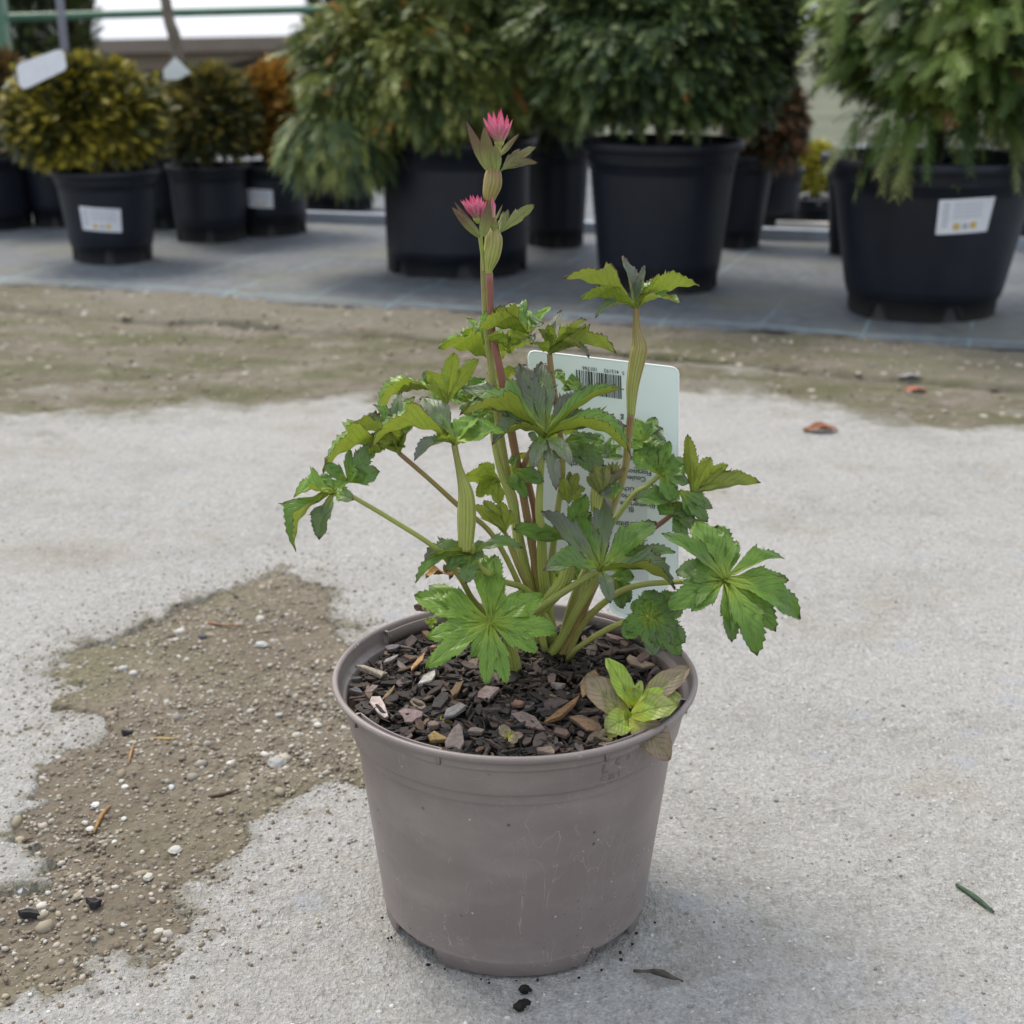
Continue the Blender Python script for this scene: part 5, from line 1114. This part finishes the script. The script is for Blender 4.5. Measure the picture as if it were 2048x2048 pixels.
for i in range(60):
    a = R.uniform(0, 6.28); r = n.r*.8*math.sqrt(R.random()); mb.add(*lump((n.c.x+r*math.cos(a), n.c.y+r*math.sin(a), n.c.z+n.h*.93), R.uniform(.006, .013), R, R.choice([(.5,.5,.5), (.3,.3,.31), (.2,.2,.2)]), .8))
o = mb.build('stones', M_stone, n.t); o['kind'] = 'stuff'

# pale edging behind the row, with one cream board
E0, E1 = on(-250, 417), on(2400, 520); an = math.atan2(E1.y-E0.y, E1.x-E0.x); L = (E1-E0).length; mc = (E0+E1)/2
mb = MB(); box(mb, (mc.x, mc.y+.02, .012), (L, .04, .04), an); tag(mb.build('edging_strip', M_rail, smooth=False), 'long pale blue grey metal edging strip behind the rows of pots', 'edging')
p = on(1615, 478); mb = MB(); box(mb, (p.x, p.y+.02, .022), (.14, .03, .03), an); tag(mb.build('board', M_plank, smooth=False), 'short cream board in front of the yellow shrub', 'board')
p = on(2075, 500); mb = MB(); box(mb, (p.x, p.y+.02, .024), (.10, .03, .03), an); tag(mb.build('board', M_plank, smooth=False), 'short cream board at the right edge of the photo', 'board')

# hanging plant tags
def quad_tag(name, pts, Y, label, mat, thick=.002):
    P = [at(x, y, Y) for x, y in pts]; off = Vector((0, thick, 0)); mb = MB(); n = len(P)
    mb.add([*P, *[p+off for p in P]], [tuple(range(n)), tuple(range(n, 2*n))[::-1]]+[(i, i+n, (i+1) % n+n, (i+1) % n) for i in range(n)]); return tag(mb.build(name, mat, smooth=False), label, 'tag')
quad_tag('plant_tag', [(33, 134), (40, 126), (112, 100), (122, 100), (128, 106), (133, 134), (128, 141), (55, 176), (46, 178), (38, 170)], 2.80, 'white rounded plant tag on top of the golden ball yew', M_white)
quad_tag('plant_tag', [(350, 114), (382, 146), (355, 160), (328, 158), (326, 140)], 3.2, 'pale diamond shaped tag at the foot of the leaning thin trunk', M_tagg)
quad_tag('plant_tag', [(28, 150), (40, 172), (20, 180), (2, 178)], 3.1, 'greyish tag half hidden left of the white rounded tag', M_tagg)

# greenhouse frame, posts, sapling, far trees and building
def rodp(name, pts, r, mat, label, cat):
    P = [at(x, y, Y) for x, y, Y in pts]; mb = MB(); tube(mb, P, [r]*len(P), 12, 3, sub=len(P) > 2); return tag(mb.build(name, mat), label, cat)
rodp('fence_rail', [(-300, 44, 4.6), (700, 17, 4.75), (2400, -14, 5.0)], .0125, M_green, 'long green horizontal pipe rail behind the potted conifers', 'rail')
pg = at(14, 200, 4.5); mb = MB(); box(mb, (pg.x, pg.y, .55), (.05, .05, 1.2)); tag(mb.build('fence_post', M_green, smooth=False), 'green square post at the left edge of the photo', 'post')
pg = at(139, 200, 4.4); mb = MB(); tube(mb, [Vector((pg.x, pg.y, -.04)), Vector((pg.x, pg.y, 1.4))], [.012, .012], 12, sub=False); tag(mb.build('fence_post', M_steel), 'slim grey metal post left of the sapling', 'post')
P = [at(372, 230, 4.0), at(355, 112, 4.0), at(338, 40, 4.02), at(327, -30, 4.05), at(312, -160, 4.1)]; P[0].z = 0.0
th = thing('sapling', P[0], 'thin leaning bare tree trunk against the sky on the left', 'tree'); mb = MB(); tube(mb, P, [.022, .018, .015, .014, .012], 10, 5); mb.build('trunk', M_trunk, th)
for x, wd, Y, lb, sd_, pal in ((56, 62, 5.6, 'dark columnar conifer beside the green post', 51, [(.012,.022,.012), (.03,.05,.022), (.05,.075,.03)]),
                  (142, 78, 5.8, 'columnar conifer behind the grey metal post', 52, [(.02,.035,.015), (.05,.07,.025), (.08,.10,.03)]),
                  (686, 112, 5.2, 'olive green columnar conifer behind the wide drooping one', 53, [(.03,.045,.012), (.07,.095,.02), (.11,.13,.025)])):
    g = at(x, 105, Y); k = zc_(g)/FPX; rx = wd*k/2; th = thing('columnar_conifer', (g.x, g.y, 0), lb, 'tree'); c = (g.x, g.y, .85)
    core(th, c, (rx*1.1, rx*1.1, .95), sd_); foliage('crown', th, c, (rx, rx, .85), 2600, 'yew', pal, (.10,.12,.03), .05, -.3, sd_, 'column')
    mb = MB(); tube(mb, [Vector((g.x, g.y, -.05)), Vector((g.x, g.y, .5))], [.02, .015], 8, sub=False); mb.build('trunk', M_trunk, th)
BY = 40.
bl = thing('low_building', (at(450, 150, BY).x, BY, -3), 'low brown roofed building with tan sheet metal wing far beyond the fence', 'building')
def prism(name, pts, Y0, Y1, mat, zb=None):
    A = [at(x, y, Y0) for x, y in pts]; 
    if zb is not None: A = [Vector((a.x, a.y, zb)) if i >= zb_i else a for i, a in enumerate(A)]
    off = Vector((0, Y1-Y0, 0)); n = len(A); mb = MB(); mb.add([*A, *[a+off for a in A]], [tuple(range(n)), tuple(range(n, 2*n))[::-1]]+[(i, i+n, (i+1) % n+n, (i+1) % n) for i in range(n)]); return mb.build(name, mat, bl, smooth=False)
prism('roof', [(150, 80), (623, 70), (760, 66), (760, 84), (572, 100), (150, 108)], 38.6, 46, M_roof)
prism('fascia', [(150, 108), (572, 100), (552, 106), (400, 140), (150, 140)], 39.2, 39.4, M_soffit)
prism('wall', [(150, 120), (560, 98), (566, 330), (150, 330)], 40, 45, M_wall)
prism('post', [(562, 96), (573, 94), (573, 330), (562, 330)], 38.9, 39.1, M_steel)
for i in range(24):
    x = 574+i*8; prism('wall_sheet', [(x, 86), (x+6.5, 86), (x+6.5, 330), (x, 330)], 39.3, 39.5, M_corr)
prism('wing_wall', [(572, 86), (770, 84), (770, 330), (572, 330)], 39.6, 45, M_corr)
